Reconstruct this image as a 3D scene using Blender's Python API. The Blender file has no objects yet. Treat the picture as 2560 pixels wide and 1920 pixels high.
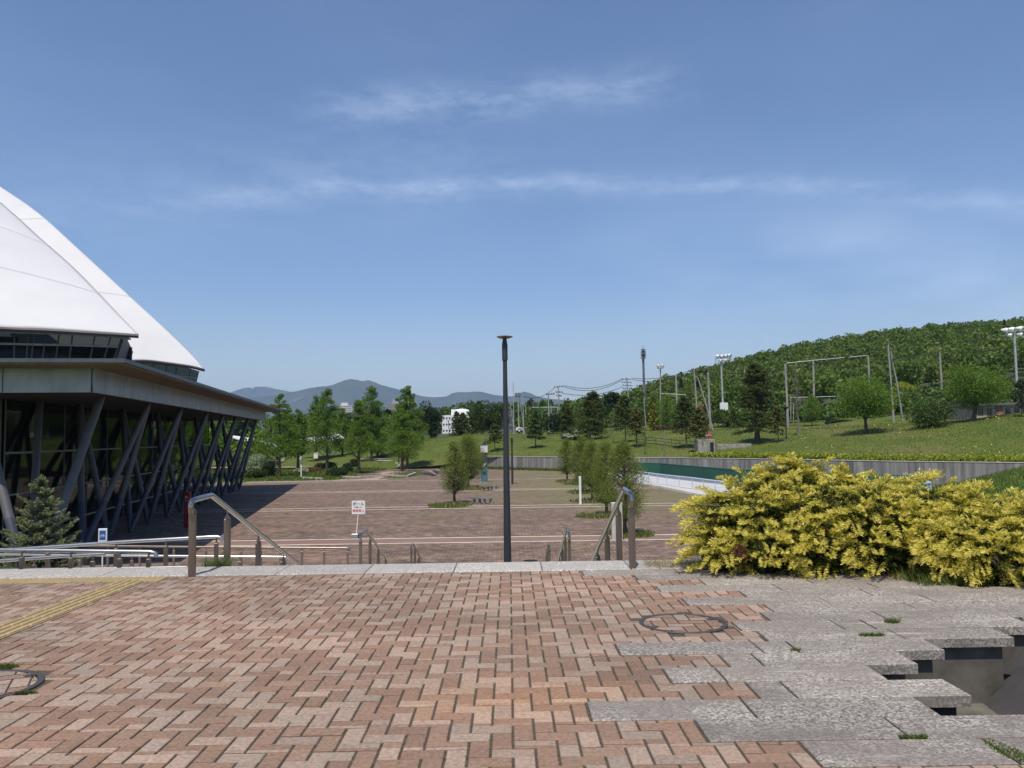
import bpy, bmesh, math, random
import numpy as np
from mathutils import Vector
R_=math.radians
# ------------------------------------------------------------------ camera, sky, sun
FOC=2071.0; ROLL=R_(0.8); PITCH=math.atan(130/2071.0); YAW=R_(0.26); EYE=5.5; TER=4.05
def basis():
    f=np.array([math.sin(YAW)*math.cos(PITCH),math.cos(YAW)*math.cos(PITCH),math.sin(PITCH)])
    r0=np.array([math.cos(YAW),-math.sin(YAW),0.]); u0=np.cross(r0,f)
    c,s=math.cos(ROLL),math.sin(ROLL)
    return c*r0-s*u0, s*r0+c*u0, f
CR,CU,CF=basis()
def ray(px,py): return (px-1280)/FOC*CR-(py-960)/FOC*CU+CF
def G(px,py,z=0.):
    d=ray(px,py); t=(z-EYE)/d[2]; return np.array([d[0]*t,d[1]*t,z])
def P(px,py,Y):
    d=ray(px,py); return np.array([0,0,EYE])+d*(Y/d[1])
SC=bpy.context.scene
cd=bpy.data.cameras.new('camera'); cam=bpy.data.objects.new('camera',cd); SC.collection.objects.link(cam); SC.camera=cam
cd.sensor_width=36; cd.sensor_fit='HORIZONTAL'; cd.lens=FOC/2560*36; cd.clip_end=60000; cd.clip_start=0.1
from mathutils import Matrix
mw=Matrix(((CR[0],CU[0],-CF[0],0),(CR[1],CU[1],-CF[1],0),(CR[2],CU[2],-CF[2],EYE),(0,0,0,1)))
cam.matrix_world=mw
SUN_AZ=R_(14); SUN_EL=R_(66.5)           # shadows fall 14 deg right of straight ahead
W=bpy.data.worlds.new('World'); SC.world=W; W.use_nodes=True
nt=W.node_tree; N=nt.nodes; L=nt.links; N.clear()
sky=N.new('ShaderNodeTexSky'); sky.sky_type='NISHITA'; sky.sun_disc=False
sky.sun_elevation=SUN_EL; sky.sun_rotation=math.pi+SUN_AZ; sky.air_density=1.0; sky.dust_density=0.6; sky.ozone_density=3.0; sky.altitude=100
def mth(op,a,b=None,clamp=False,nodes=None,links=None):
    nodes=nodes or N; links=links or L
    n=nodes.new('ShaderNodeMath'); n.operation=op; n.use_clamp=clamp
    for i,v in enumerate((a,b)):
        if v is None: continue
        if isinstance(v,(int,float)): n.inputs[i].default_value=v
        else: links.new(v,n.inputs[i])
    return n.outputs[0]
tc=N.new('ShaderNodeTexCoord'); sx=N.new('ShaderNodeSeparateXYZ'); L.new(tc.outputs['Generated'],sx.inputs[0])
az=mth('ARCTAN2',sx.outputs[0],sx.outputs[1]); el=mth('ARCSINE',sx.outputs[2])
def sky_noise(sa,se,scale,detail,off=0.0,rough=.6):
    cb=N.new('ShaderNodeCombineXYZ'); L.new(mth('MULTIPLY',az,sa),cb.inputs[0]); L.new(mth('MULTIPLY',el,se),cb.inputs[1]); cb.inputs[2].default_value=off
    n=N.new('ShaderNodeTexNoise'); n.inputs['Scale'].default_value=scale; n.inputs['Detail'].default_value=detail; n.inputs['Roughness'].default_value=rough
    L.new(cb.outputs[0],n.inputs['Vector']); return n.outputs['Fac']
warp=mth('MULTIPLY',mth('SUBTRACT',sky_noise(4,4,1.0,4,3.1),.5),R_(2.6))
def band(c0,slope,width,bend=.23):
    """soft band round elevation c0+slope*azimuth, warped a little"""
    d=mth('SUBTRACT',mth('ADD',el,warp),mth('SUBTRACT',mth('ADD',mth('MULTIPLY',az,slope),c0),mth('MULTIPLY',mth('MULTIPLY',az,az),bend)))
    q=mth('DIVIDE',d,width); return mth('POWER',2.718,mth('MULTIPLY',mth('MULTIPLY',q,q),-1.0))
def span(a0,a1,soft):
    a=mth('DIVIDE',mth('SUBTRACT',az,a0),soft,True); b=mth('DIVIDE',mth('SUBTRACT',a1,az),soft,True); return mth('MULTIPLY',a,b)
wisp=mth('SUBTRACT',mth('ADD',mth('MULTIPLY',sky_noise(8,34,1.0,5,1.7,.6),.55),mth('MULTIPLY',sky_noise(30,85,1.0,6,4.7,.7),.45)),.37,True)
wisp2=mth('SUBTRACT',sky_noise(2.2,6,1.0,4,8.0,.55),.42,True)
c1=mth('MULTIPLY',mth('MULTIPLY',band(R_(22.8),.04,R_(1.15)),span(R_(-15),R_(14),R_(5))),wisp)
c2=mth('MULTIPLY',mth('MULTIPLY',band(R_(17.2),0.0,R_(.68)),span(R_(-26),R_(48),R_(10))),wisp)
c3=mth('MULTIPLY',mth('MULTIPLY',band(R_(18.5),.04,R_(3.2)),span(R_(-50),R_(4),R_(8))),mth('MULTIPLY',wisp,.55))
c4=mth('MULTIPLY',mth('MULTIPLY',band(R_(11.0),.03,R_(3.6)),span(R_(2),R_(60),R_(20))),mth('MULTIPLY',wisp2,2.0))
cl=mth('ADD',mth('ADD',mth('MULTIPLY',c1,1.5),mth('MULTIPLY',c2,1.5)),mth('ADD',c3,mth('ADD',c4,mth('MULTIPLY',wisp2,.22))),False)
cl=mth('MINIMUM',mth('MULTIPLY',cl,.70),.6)
mix=N.new('ShaderNodeMix'); mix.data_type='RGBA'; L.new(cl,mix.inputs[0])
tint=N.new('ShaderNodeMix'); tint.data_type='RGBA'; tint.blend_type='MULTIPLY'; tint.inputs[0].default_value=1; L.new(sky.outputs[0],tint.inputs[6]); 
tm=N.new('ShaderNodeMix'); tm.data_type='RGBA'; L.new(mth('DIVIDE',mth('SUBTRACT',el,R_(1.)),R_(9.),True),tm.inputs[0]); tm.inputs[6].default_value=(1.12,.98,.86,1); tm.inputs[7].default_value=(.755,.80,.89,1); L.new(tm.outputs[2],tint.inputs[7])
L.new(tint.outputs[2],mix.inputs[6]); mix.inputs[7].default_value=(5.6,6.6,8.2,1)
bg=N.new('ShaderNodeBackground'); bg.inputs[1].default_value=0.135; L.new(mix.outputs[2],bg.inputs[0])
wo=N.new('ShaderNodeOutputWorld'); L.new(bg.outputs[0],wo.inputs[0])
sl=bpy.data.lights.new('sun','SUN'); sl.energy=4.5; sl.angle=R_(.53); sl.color=(1,.91,.79)
sun=bpy.data.objects.new('sun',sl); SC.collection.objects.link(sun)
sd=Vector((math.sin(SUN_AZ)*math.cos(SUN_EL),math.cos(SUN_AZ)*math.cos(SUN_EL),-math.sin(SUN_EL)))
sun.rotation_euler=sd.to_track_quat('-Z','Y').to_euler(); sun.location=(-20,-40,80)
SC.view_settings.view_transform='Standard'; SC.view_settings.look='None'; SC.view_settings.exposure=0.15; SC.view_settings.gamma=1
SC.cycles.max_bounces=6; SC.cycles.volume_bounces=0; SC.cycles.transparent_max_bounces=12
SC.cycles.diffuse_bounces=3; SC.cycles.glossy_bounces=3

# ------------------------------------------------------------------ materials
MATS={}
def newmat(name):
    m=bpy.data.materials.new(name); m.use_nodes=True; m.node_tree.nodes.clear(); MATS[name]=m
    return m,m.node_tree.nodes,m.node_tree.links
def rgba(c): return (c[0],c[1],c[2],1)
def bsdf(nodes,links,rough,metal=0.,spec=.5):
    b=nodes.new('ShaderNodeBsdfPrincipled'); b.inputs['Roughness'].default_value=rough; b.inputs['Metallic'].default_value=metal
    b.inputs['Specular IOR Level'].default_value=spec
    o=nodes.new('ShaderNodeOutputMaterial'); links.new(b.outputs[0],o.inputs[0]); return b,o
def ramp(nodes,links,fac,stops):
    r=nodes.new('ShaderNodeValToRGB'); e=r.color_ramp.elements
    while len(e)<len(stops): e.new(.5)
    for i,(p,c) in enumerate(stops): e[i].position=p; e[i].color=rgba(c)
    links.new(fac,r.inputs[0]); return r.outputs[0]
def coords(nodes,links,scale=(1,1,1),kind='Object'):
    t=nodes.new('ShaderNodeTexCoord'); mp=nodes.new('ShaderNodeMapping'); mp.inputs['Scale'].default_value=scale
    links.new(t.outputs[kind],mp.inputs[0]); return mp.outputs[0]
def noise(nodes,links,vec,scale,detail=4,rough=.6):
    n=nodes.new('ShaderNodeTexNoise'); n.inputs['Scale'].default_value=scale; n.inputs['Detail'].default_value=detail; n.inputs['Roughness'].default_value=rough
    links.new(vec,n.inputs['Vector']); return n.outputs['Fac']
def mixc(nodes,links,fac,a,b,blend='MIX'):
    m=nodes.new('ShaderNodeMix'); m.data_type='RGBA'; m.blend_type=blend
    for i,v in ((0,fac),(6,a),(7,b)):
        if isinstance(v,(int,float)): m.inputs[i].default_value=v
        elif isinstance(v,tuple): m.inputs[i].default_value=rgba(v)
        else: links.new(v,m.inputs[i])
    return m.outputs[2]
def bump(nodes,links,b,h,strength,dist=.02):
    n=nodes.new('ShaderNodeBump'); n.inputs['Strength'].default_value=strength; n.inputs['Distance'].default_value=dist
    links.new(h,n.inputs['Height']); links.new(n.outputs[0],b.inputs['Normal'])
def M(name,c1,c2=None,scale=3.,rough=.6,metal=0.,bmp=0.,stretch=(1,1,1),spec=.5,lo=.35,hi=.65,detail=5,bd=.02):
    m,n,l=newmat(name); b,o=bsdf(n,l,rough,metal,spec); v=coords(n,l,stretch); f=noise(n,l,v,scale,detail)
    c=ramp(n,l,f,[(lo,c1),(hi,c2 or tuple(x*.8 for x in c1))]); l.new(c,b.inputs['Base Color'])
    if bmp: bump(n,l,b,f,bmp,bd)
    return m
def leafmat(name,c1,c2,trans=.3,rough=.55,c3=None):
    m,n,l=newmat(name); g=n.new('ShaderNodeNewGeometry')
    st=[(0,c1),(1,c2)] if c3 is None else [(0,c1),(.8,c2),(1,c3)]
    c=ramp(n,l,g.outputs['Random Per Island'],st)
    b=n.new('ShaderNodeBsdfPrincipled'); b.inputs['Roughness'].default_value=rough; b.inputs['Specular IOR Level'].default_value=.25; l.new(c,b.inputs['Base Color'])
    t=n.new('ShaderNodeBsdfTranslucent'); l.new(mixc(n,l,1.0,c,(1.25,1.3,.6),'MULTIPLY'),t.inputs[0])
    x=n.new('ShaderNodeMixShader'); x.inputs[0].default_value=trans; l.new(b.outputs[0],x.inputs[1]); l.new(t.outputs[0],x.inputs[2])
    o=n.new('ShaderNodeOutputMaterial'); l.new(x.outputs[0],o.inputs[0]); return m

def attr_mat(name,rough,nscale,amt,bmp,spec=.35):
    """colour from the per-brick attribute, broken up with fine noise"""
    m,n,l=newmat(name); b,o=bsdf(n,l,rough,0,spec); a=n.new('ShaderNodeAttribute'); a.attribute_name='Col'
    v=coords(n,l); f=noise(n,l,v,nscale,6,.7); g=ramp(n,l,f,[(.3,(1-amt,)*3),(.72,(1+amt*.6,)*3)])
    big=ramp(n,l,noise(n,l,v,.55,4,.6),[(.32,(.80,.80,.80)),(.5,(1,.99,.98)),(.7,(1.16,1.09,1.05))])
    c=mixc(n,l,1.0,mixc(n,l,1.0,a.outputs['Color'],g,'MULTIPLY'),big,'MULTIPLY')
    moss=ramp(n,l,noise(n,l,v,1.7,5,.7),[(.62,(0,0,0)),(.8,(.35,.35,.35))])
    c=mixc(n,l,moss,c,(.20,.19,.12)); l.new(c,b.inputs['Base Color']); bump(n,l,b,f,bmp,.004); return m
m_brick=attr_mat('brick',.85,42,.40,.45)
m_joint=M('joint_sand',(.045,.036,.026),(.095,.078,.055),60,.95,bmp=.5)
m_tact=M('tactile_yellow',(.40,.30,.135),(.29,.22,.11),9,.7,bmp=.15)
def granite(name,base,dark,light,stain):
    m,n,l=newmat(name); b,o=bsdf(n,l,.7,0,.4); v=coords(n,l)
    vo=n.new('ShaderNodeTexVoronoi'); vo.inputs['Scale'].default_value=85; l.new(v,vo.inputs['Vector'])
    sp=n.new('ShaderNodeSeparateColor'); l.new(vo.outputs['Color'],sp.inputs[0])
    c=ramp(n,l,sp.outputs[0],[(.0,dark),(.36,tuple(x*.75 for x in base)),(.62,base),(.9,light)])
    f=noise(n,l,coords(n,l,(1,1.6,1)),1.6,6,.65); c=mixc(n,l,ramp(n,l,f,[(.38,(0,0,0)),(.58,(.70,.70,.70))]),c,stain)
    f2=noise(n,l,coords(n,l,(.6,3.5,1)),2.1,5,.6); c=mixc(n,l,ramp(n,l,f2,[(.64,(0,0,0)),(.76,(.6,.6,.6))]),c,(.60,.56,.49))
    g=n.new('ShaderNodeNewGeometry'); c=mixc(n,l,1.0,c,ramp(n,l,g.outputs['Random Per Island'],[(0,(.80,.79,.79)),(1,(1.14,1.13,1.10))]),'MULTIPLY'); l.new(c,b.inputs['Base Color']); bump(n,l,b,noise(n,l,v,120,3),.3,.004); return m
m_gran=granite('granite',(.300,.280,.248),(.115,.107,.098),(.46,.43,.38),(.185,.158,.140))
m_granl=granite('granite_light',(.42,.405,.375),(.17,.165,.16),(.58,.56,.52),(.34,.32,.29))
m_conc=M('concrete',(.36,.34,.30),(.20,.19,.165),2.2,.9,bmp=.25)
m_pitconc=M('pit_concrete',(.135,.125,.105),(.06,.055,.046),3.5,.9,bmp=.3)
m_conclight=M('concrete_light',(.56,.54,.49),(.43,.41,.37),1.5,.85,bmp=.1)
m_white=M('white_paint',(.80,.80,.79),(.70,.70,.69),2,.5)
m_whitefloor=M('white_floor',(.52,.50,.48),(.44,.425,.41),.35,.8)
m_steel=M('brushed_steel',(.40,.36,.32),(.33,.295,.26),40,.24,1.0,stretch=(1,1,.05))
m_post=M('bronze_steel',(.27,.215,.175),(.21,.17,.14),30,.38,.85,stretch=(1,1,.05))
m_chrome=M('rail_steel',(.56,.54,.51),(.48,.465,.44),25,.30,1.0)
m_lamp=M('dark_lamp_paint',(.022,.025,.036),(.032,.035,.046),1.5,.55,.0,stretch=(1,1,.3))
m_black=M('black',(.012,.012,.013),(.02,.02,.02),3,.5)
m_copper=M('lamp_disc_metal',(.30,.20,.16),(.22,.15,.12),6,.4,.6)
m_zinc=M('zinc_panel',(.36,.385,.43),(.27,.29,.33),1.1,.42,.35,stretch=(1,1,.5))
m_eave=M('eave_metal',(.13,.135,.145),(.10,.10,.11),2,.45,.5)
m_soffit=M('timber_soffit',(.20,.145,.095),(.13,.095,.065),4,.7,stretch=(1,.15,1))
m_roof=M('flat_roof',(.24,.24,.25),(.19,.19,.2),1,.7)
m_col=M('column_paint',(.105,.105,.110),(.080,.081,.086),2,.5,.0)
m_colfoot=M('column_foot_paint',(.052,.060,.088),(.042,.048,.072),2,.5)
m_frame=M('window_frame',(.10,.10,.105),(.075,.075,.08),3,.5)
m_frameL=M('window_frame_pale',(.36,.36,.34),(.30,.30,.28),3,.5)
m_mem=M('membrane',(.56,.565,.58),(.52,.525,.54),.12,.6,0,spec=.25,stretch=(1,1,.4))
m_seam=M('membrane_seam',(.54,.545,.56),(.51,.515,.53),1,.6)
m_memedge=M('membrane_edge',(.06,.055,.06),(.05,.045,.05),2,.6)
m_sil=M('silver',(.5,.52,.55),(.42,.44,.47),6,.3,.8)
m_red=M('sign_red',(.30,.03,.035),(.24,.028,.03),3,.5)
m_redtxt=M('red_lettering',(.65,.02,.025),(.62,.02,.02),3,.5)
m_redpale=M('faded_red_sign',(.42,.11,.09),(.36,.10,.08),3,.6)
m_blue=M('sign_blue',(.02,.10,.36),(.02,.09,.33),3,.4)
m_bluerail=M('pale_blue_rail',(.52,.66,.82),(.46,.60,.76),3,.45)
m_green=M('green_pad',(.022,.115,.070),(.015,.085,.055),.6,.6,stretch=(4,4,.3))
m_teal=M('teal_paint',(.065,.185,.205),(.055,.155,.17),2,.5)
m_dgrey=M('dark_grey_panel',(.055,.062,.062),(.04,.045,.045),2,.5)
m_pole=M('pole_concrete',(.34,.33,.31),(.24,.235,.22),1.2,.85,stretch=(1,1,.2))
m_polew=M('pole_galvanised',(.46,.47,.48),(.38,.39,.40),2,.5,.2)
m_wire=M('cable',(.025,.025,.03),None,3,.6)
m_bark=M('bark',(.115,.088,.065),(.06,.045,.034),5,.95,bmp=.4,stretch=(1,1,.25))
m_barkg=M('grey_bark',(.23,.205,.18),(.14,.12,.105),5,.95,bmp=.4,stretch=(1,1,.25))
m_basket=M('weathered_stone',(.42,.40,.38),(.16,.15,.14),3,.9,bmp=.5,stretch=(6,1,1))
m_asph=M('asphalt_grey',(.16,.175,.20),(.10,.11,.125),.6,.85,stretch=(.15,1,1))
m_gravel=M('gravel',(.30,.28,.25),(.13,.12,.11),1.6,.95,bmp=.3)
m_path=M('pink_path',(.36,.245,.195),(.28,.195,.155),1.2,.9)
m_linestone=M('line_stone',(.62,.58,.52),(.46,.43,.38),1.5,.85)
m_cone=M('dark_slate',(.038,.038,.040),(.062,.061,.062),2.6,.75,bmp=.12,stretch=(1,1,1))
m_iron=M('cast_iron',(.095,.088,.082),(.06,.057,.054),12,.55,.5,bmp=.2)
m_roofred=M('red_roof',(.20,.075,.055),(.15,.06,.045),2,.8)
m_wallbeige=M('beige_wall',(.42,.37,.30),(.34,.30,.25),1,.8)
m_flat=M('flats_grey',(.36,.37,.38),(.30,.31,.32),1,.8)
m_win=M('dark_window',(.05,.06,.07),(.04,.045,.05),1,.15)
m_net=M('green_net',(.03,.12,.09),(.02,.09,.07),1,.9)
m_darknet=M('dark_net',(.03,.035,.04),(.04,.045,.05),1,.9)
m_brownhouse=M('brown_panel',(.30,.15,.10),(.24,.12,.08),1,.8)

# glass of the low building and the glazed bands
def glass(name,tint,trans,rough=.03):
    m,n,l=newmat(name)
    g=n.new('ShaderNodeBsdfGlossy'); g.inputs['Roughness'].default_value=rough; g.inputs[0].default_value=(.9,.95,.92,1)
    t=n.new('ShaderNodeBsdfTransparent'); t.inputs[0].default_value=rgba(tint)
    d=n.new('ShaderNodeBsdfDiffuse'); d.inputs[0].default_value=(.012,.016,.014,1)
    a=n.new('ShaderNodeMixShader'); a.inputs[0].default_value=trans; l.new(d.outputs[0],a.inputs[1]); l.new(t.outputs[0],a.inputs[2])
    fr=n.new('ShaderNodeFresnel'); fr.inputs[0].default_value=1.22
    x=n.new('ShaderNodeMixShader'); l.new(fr.outputs[0],x.inputs[0]); l.new(a.outputs[0],x.inputs[1]); l.new(g.outputs[0],x.inputs[2])
    o=n.new('ShaderNodeOutputMaterial'); l.new(x.outputs[0],o.inputs[0]); return m
m_glass=glass('glass',(.30,.36,.27),.55)
m_glassd=glass('glass_dark',(.25,.3,.28),.25)

# paved plaza: two-tone pavers, worn and mossy patches
def plaza_mat():
    m,n,l=newmat('plaza_pavers'); b,o=bsdf(n,l,.88,0,.3); v=coords(n,l)
    br=n.new('ShaderNodeTexBrick'); l.new(v,br.inputs['Vector']); br.inputs['Scale'].default_value=1
    br.inputs['Brick Width'].default_value=.42; br.inputs['Row Height'].default_value=.21; br.inputs['Mortar Size'].default_value=.014
    br.inputs['Color1'].default_value=(.225,.160,.124,1); br.inputs['Color2'].default_value=(.115,.084,.068,1); br.inputs['Mortar'].default_value=(.055,.042,.034,1); br.inputs['Bias'].default_value=-.1
    vv=n.new('ShaderNodeTexVoronoi'); vv.inputs['Scale'].default_value=3.3; l.new(coords(n,l,(1,1,1)),vv.inputs['Vector'])
    sp=n.new('ShaderNodeSeparateColor'); l.new(vv.outputs['Color'],sp.inputs[0])
    c=mixc(n,l,.8,br.outputs['Color'],ramp(n,l,sp.outputs[0],[(0,(.62,.62,.63)),(1,(1.42,1.38,1.32))]),'MULTIPLY')
    f=noise(n,l,coords(n,l,(.5,1.6,1)),.30,8,.72)
    c=mixc(n,l,1.0,c,ramp(n,l,f,[(.30,(.66,.66,.66)),(.5,(1,1,1)),(.72,(1.28,1.18,1.1))]),'MULTIPLY')
    g=noise(n,l,coords(n,l,(.35,1.6,1)),.33,6,.7); x=n.new('ShaderNodeSeparateXYZ'); l.new(v,x.inputs[0])
    side=mth('DIVIDE',mth('ADD',x.outputs[0],9.0,nodes=n,links=l),26.0,True,n,l)          # moss grows towards the tree rows
    far=mth('DIVIDE',mth('SUBTRACT',x.outputs[1],42.0,nodes=n,links=l),30.0,True,n,l)
    mm=mth('MULTIPLY',mth('MULTIPLY',side,far,False,n,l),1.8,True,n,l)
    gg=ramp(n,l,mth('ADD',g,mth('MULTIPLY',mm,.20,False,n,l),False,n,l),[(.60,(0,0,0)),(.685,(.8,.8,.8))])
    c=mixc(n,l,gg,c,(.150,.142,.058)); l.new(c,b.inputs['Base Color']); return m
m_plaza=plaza_mat()
def grass_mat(name,a,b_,dry,s=1.0):
    m,n,l=newmat(name); b,o=bsdf(n,l,.95,0,.1); v=coords(n,l)
    f=noise(n,l,v,.25*s,6,.7); c=ramp(n,l,f,[(.3,a),(.6,b_)])
    f2=noise(n,l,coords(n,l,(1,.5,1)),.11*s,6,.75); c=mixc(n,l,ramp(n,l,f2,[(.5,(0,0,0)),(.68,(.8,.8,.8))]),c,dry)
    f3=noise(n,l,v,6.0*s,4,.8); c=mixc(n,l,1.0,c,ramp(n,l,f3,[(.3,(.55,.55,.55)),(.7,(1.4,1.4,1.3))]),'MULTIPLY')
    l.new(c,b.inputs['Base Color']); bump(n,l,b,f3,.8,.15); return m
m_grass=grass_mat('grass',(.072,.105,.022),(.100,.132,.030),(.165,.150,.064))
m_grassg=grass_mat('lush_grass',(.070,.130,.020),(.105,.170,.030),(.15,.18,.05))
m_far=grass_mat('far_ground',(.05,.075,.025),(.07,.095,.035),(.09,.10,.05),.1)
m_hill=M('forest_floor',(.030,.050,.014),(.05,.07,.02),.1,.95)
def mount_mat():
    m,n,l=newmat('mountain'); b,o=bsdf(n,l,1.,0,.05); v=coords(n,l)
    f=noise(n,l,v,.0025,8,.65); c=ramp(n,l,f,[(.35,(.035,.050,.030)),(.65,(.075,.085,.050))])
    l.new(c,b.inputs['Base Color']); return m
m_mount=mount_mat()
m_snow=M('snow_patch',(.8,.8,.82),(.7,.72,.75),.01,.8)
m_field=M('mountain_meadow',(.22,.22,.16),(.17,.18,.12),.005,.9)
def wall_mat():
    m,n,l=newmat('stained_wall'); b,o=bsdf(n,l,.9,0,.3)
    f=noise(n,l,coords(n,l,(1.3,1.3,.07)),1.2,7,.75); c=ramp(n,l,f,[(.30,(.10,.095,.10)),(.45,(.20,.19,.185)),(.60,(.33,.315,.295)),(.70,(.55,.50,.42))])
    l.new(c,b.inputs['Base Color']); return m
m_wall=wall_mat()
L_bright=leafmat('leaves_bright',(.080,.150,.018),(.185,.280,.042),.42)
L_mid=leafmat('leaves_mid',(.030,.062,.012),(.075,.120,.024),.25)
L_dark=leafmat('leaves_dark',(.016,.034,.010),(.036,.062,.018),.15)
L_conif=leafmat('needles_dark',(.040,.058,.012),(.090,.115,.024),.18)
L_brown=leafmat('needles_brownish',(.070,.078,.018),(.130,.132,.032),.18)
L_pine=leafmat('needles_pine',(.035,.065,.012),(.080,.125,.020),.15)
L_yel=leafmat('needles_gold',(.16,.17,.02),(.30,.27,.03),.2)
L_olive=leafmat('plaza_leaves',(.105,.150,.026),(.225,.270,.060),.4)
L_red=leafmat('dead_leaves',(.13,.05,.03),(.2,.09,.05),.2)
L_silver=leafmat('silver_leaves',(.17,.24,.14),(.33,.40,.28),.25)
L_white=leafmat('white_blossom',(.72,.72,.68),(.8,.8,.76),.3)
L_pinkfl=leafmat('pink_blossom',(.30,.06,.04),(.40,.12,.08),.3)
L_hedge=leafmat('hedge_leaves',(.020,.040,.010),(.050,.085,.018),.2)
L_hedgey=leafmat('hedge_yellow_leaves',(.17,.22,.018),(.40,.42,.05),.35)
L_hedgeb=leafmat('hedge_brown_leaves',(.11,.075,.05),(.16,.12,.075),.2)
L_grass=leafmat('grass_blades',(.085,.122,.024),(.155,.185,.050),.42)
L_grassd=leafmat('dry_grass_blades',(.26,.22,.12),(.38,.32,.18),.3)
L_flowery=leafmat('yellow_flowers',(.6,.5,.03),(.7,.6,.05),.3)
L_woodsA=leafmat('wood_leaves',(.075,.125,.022),(.165,.225,.050),.38)
L_woodsD=leafmat('wood_needles',(.020,.040,.014),(.046,.072,.024),.12)
L_gold=leafmat('juniper_gold',(.50,.43,.06),(.93,.84,.27),.28)
L_goldg=leafmat('juniper_green',(.060,.090,.012),(.30,.29,.03),.2)
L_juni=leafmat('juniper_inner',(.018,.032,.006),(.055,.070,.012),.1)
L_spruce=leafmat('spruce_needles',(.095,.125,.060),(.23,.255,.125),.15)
L_spruced=leafmat('spruce_inner_needles',(.035,.055,.032),(.075,.10,.05),.1)

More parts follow.
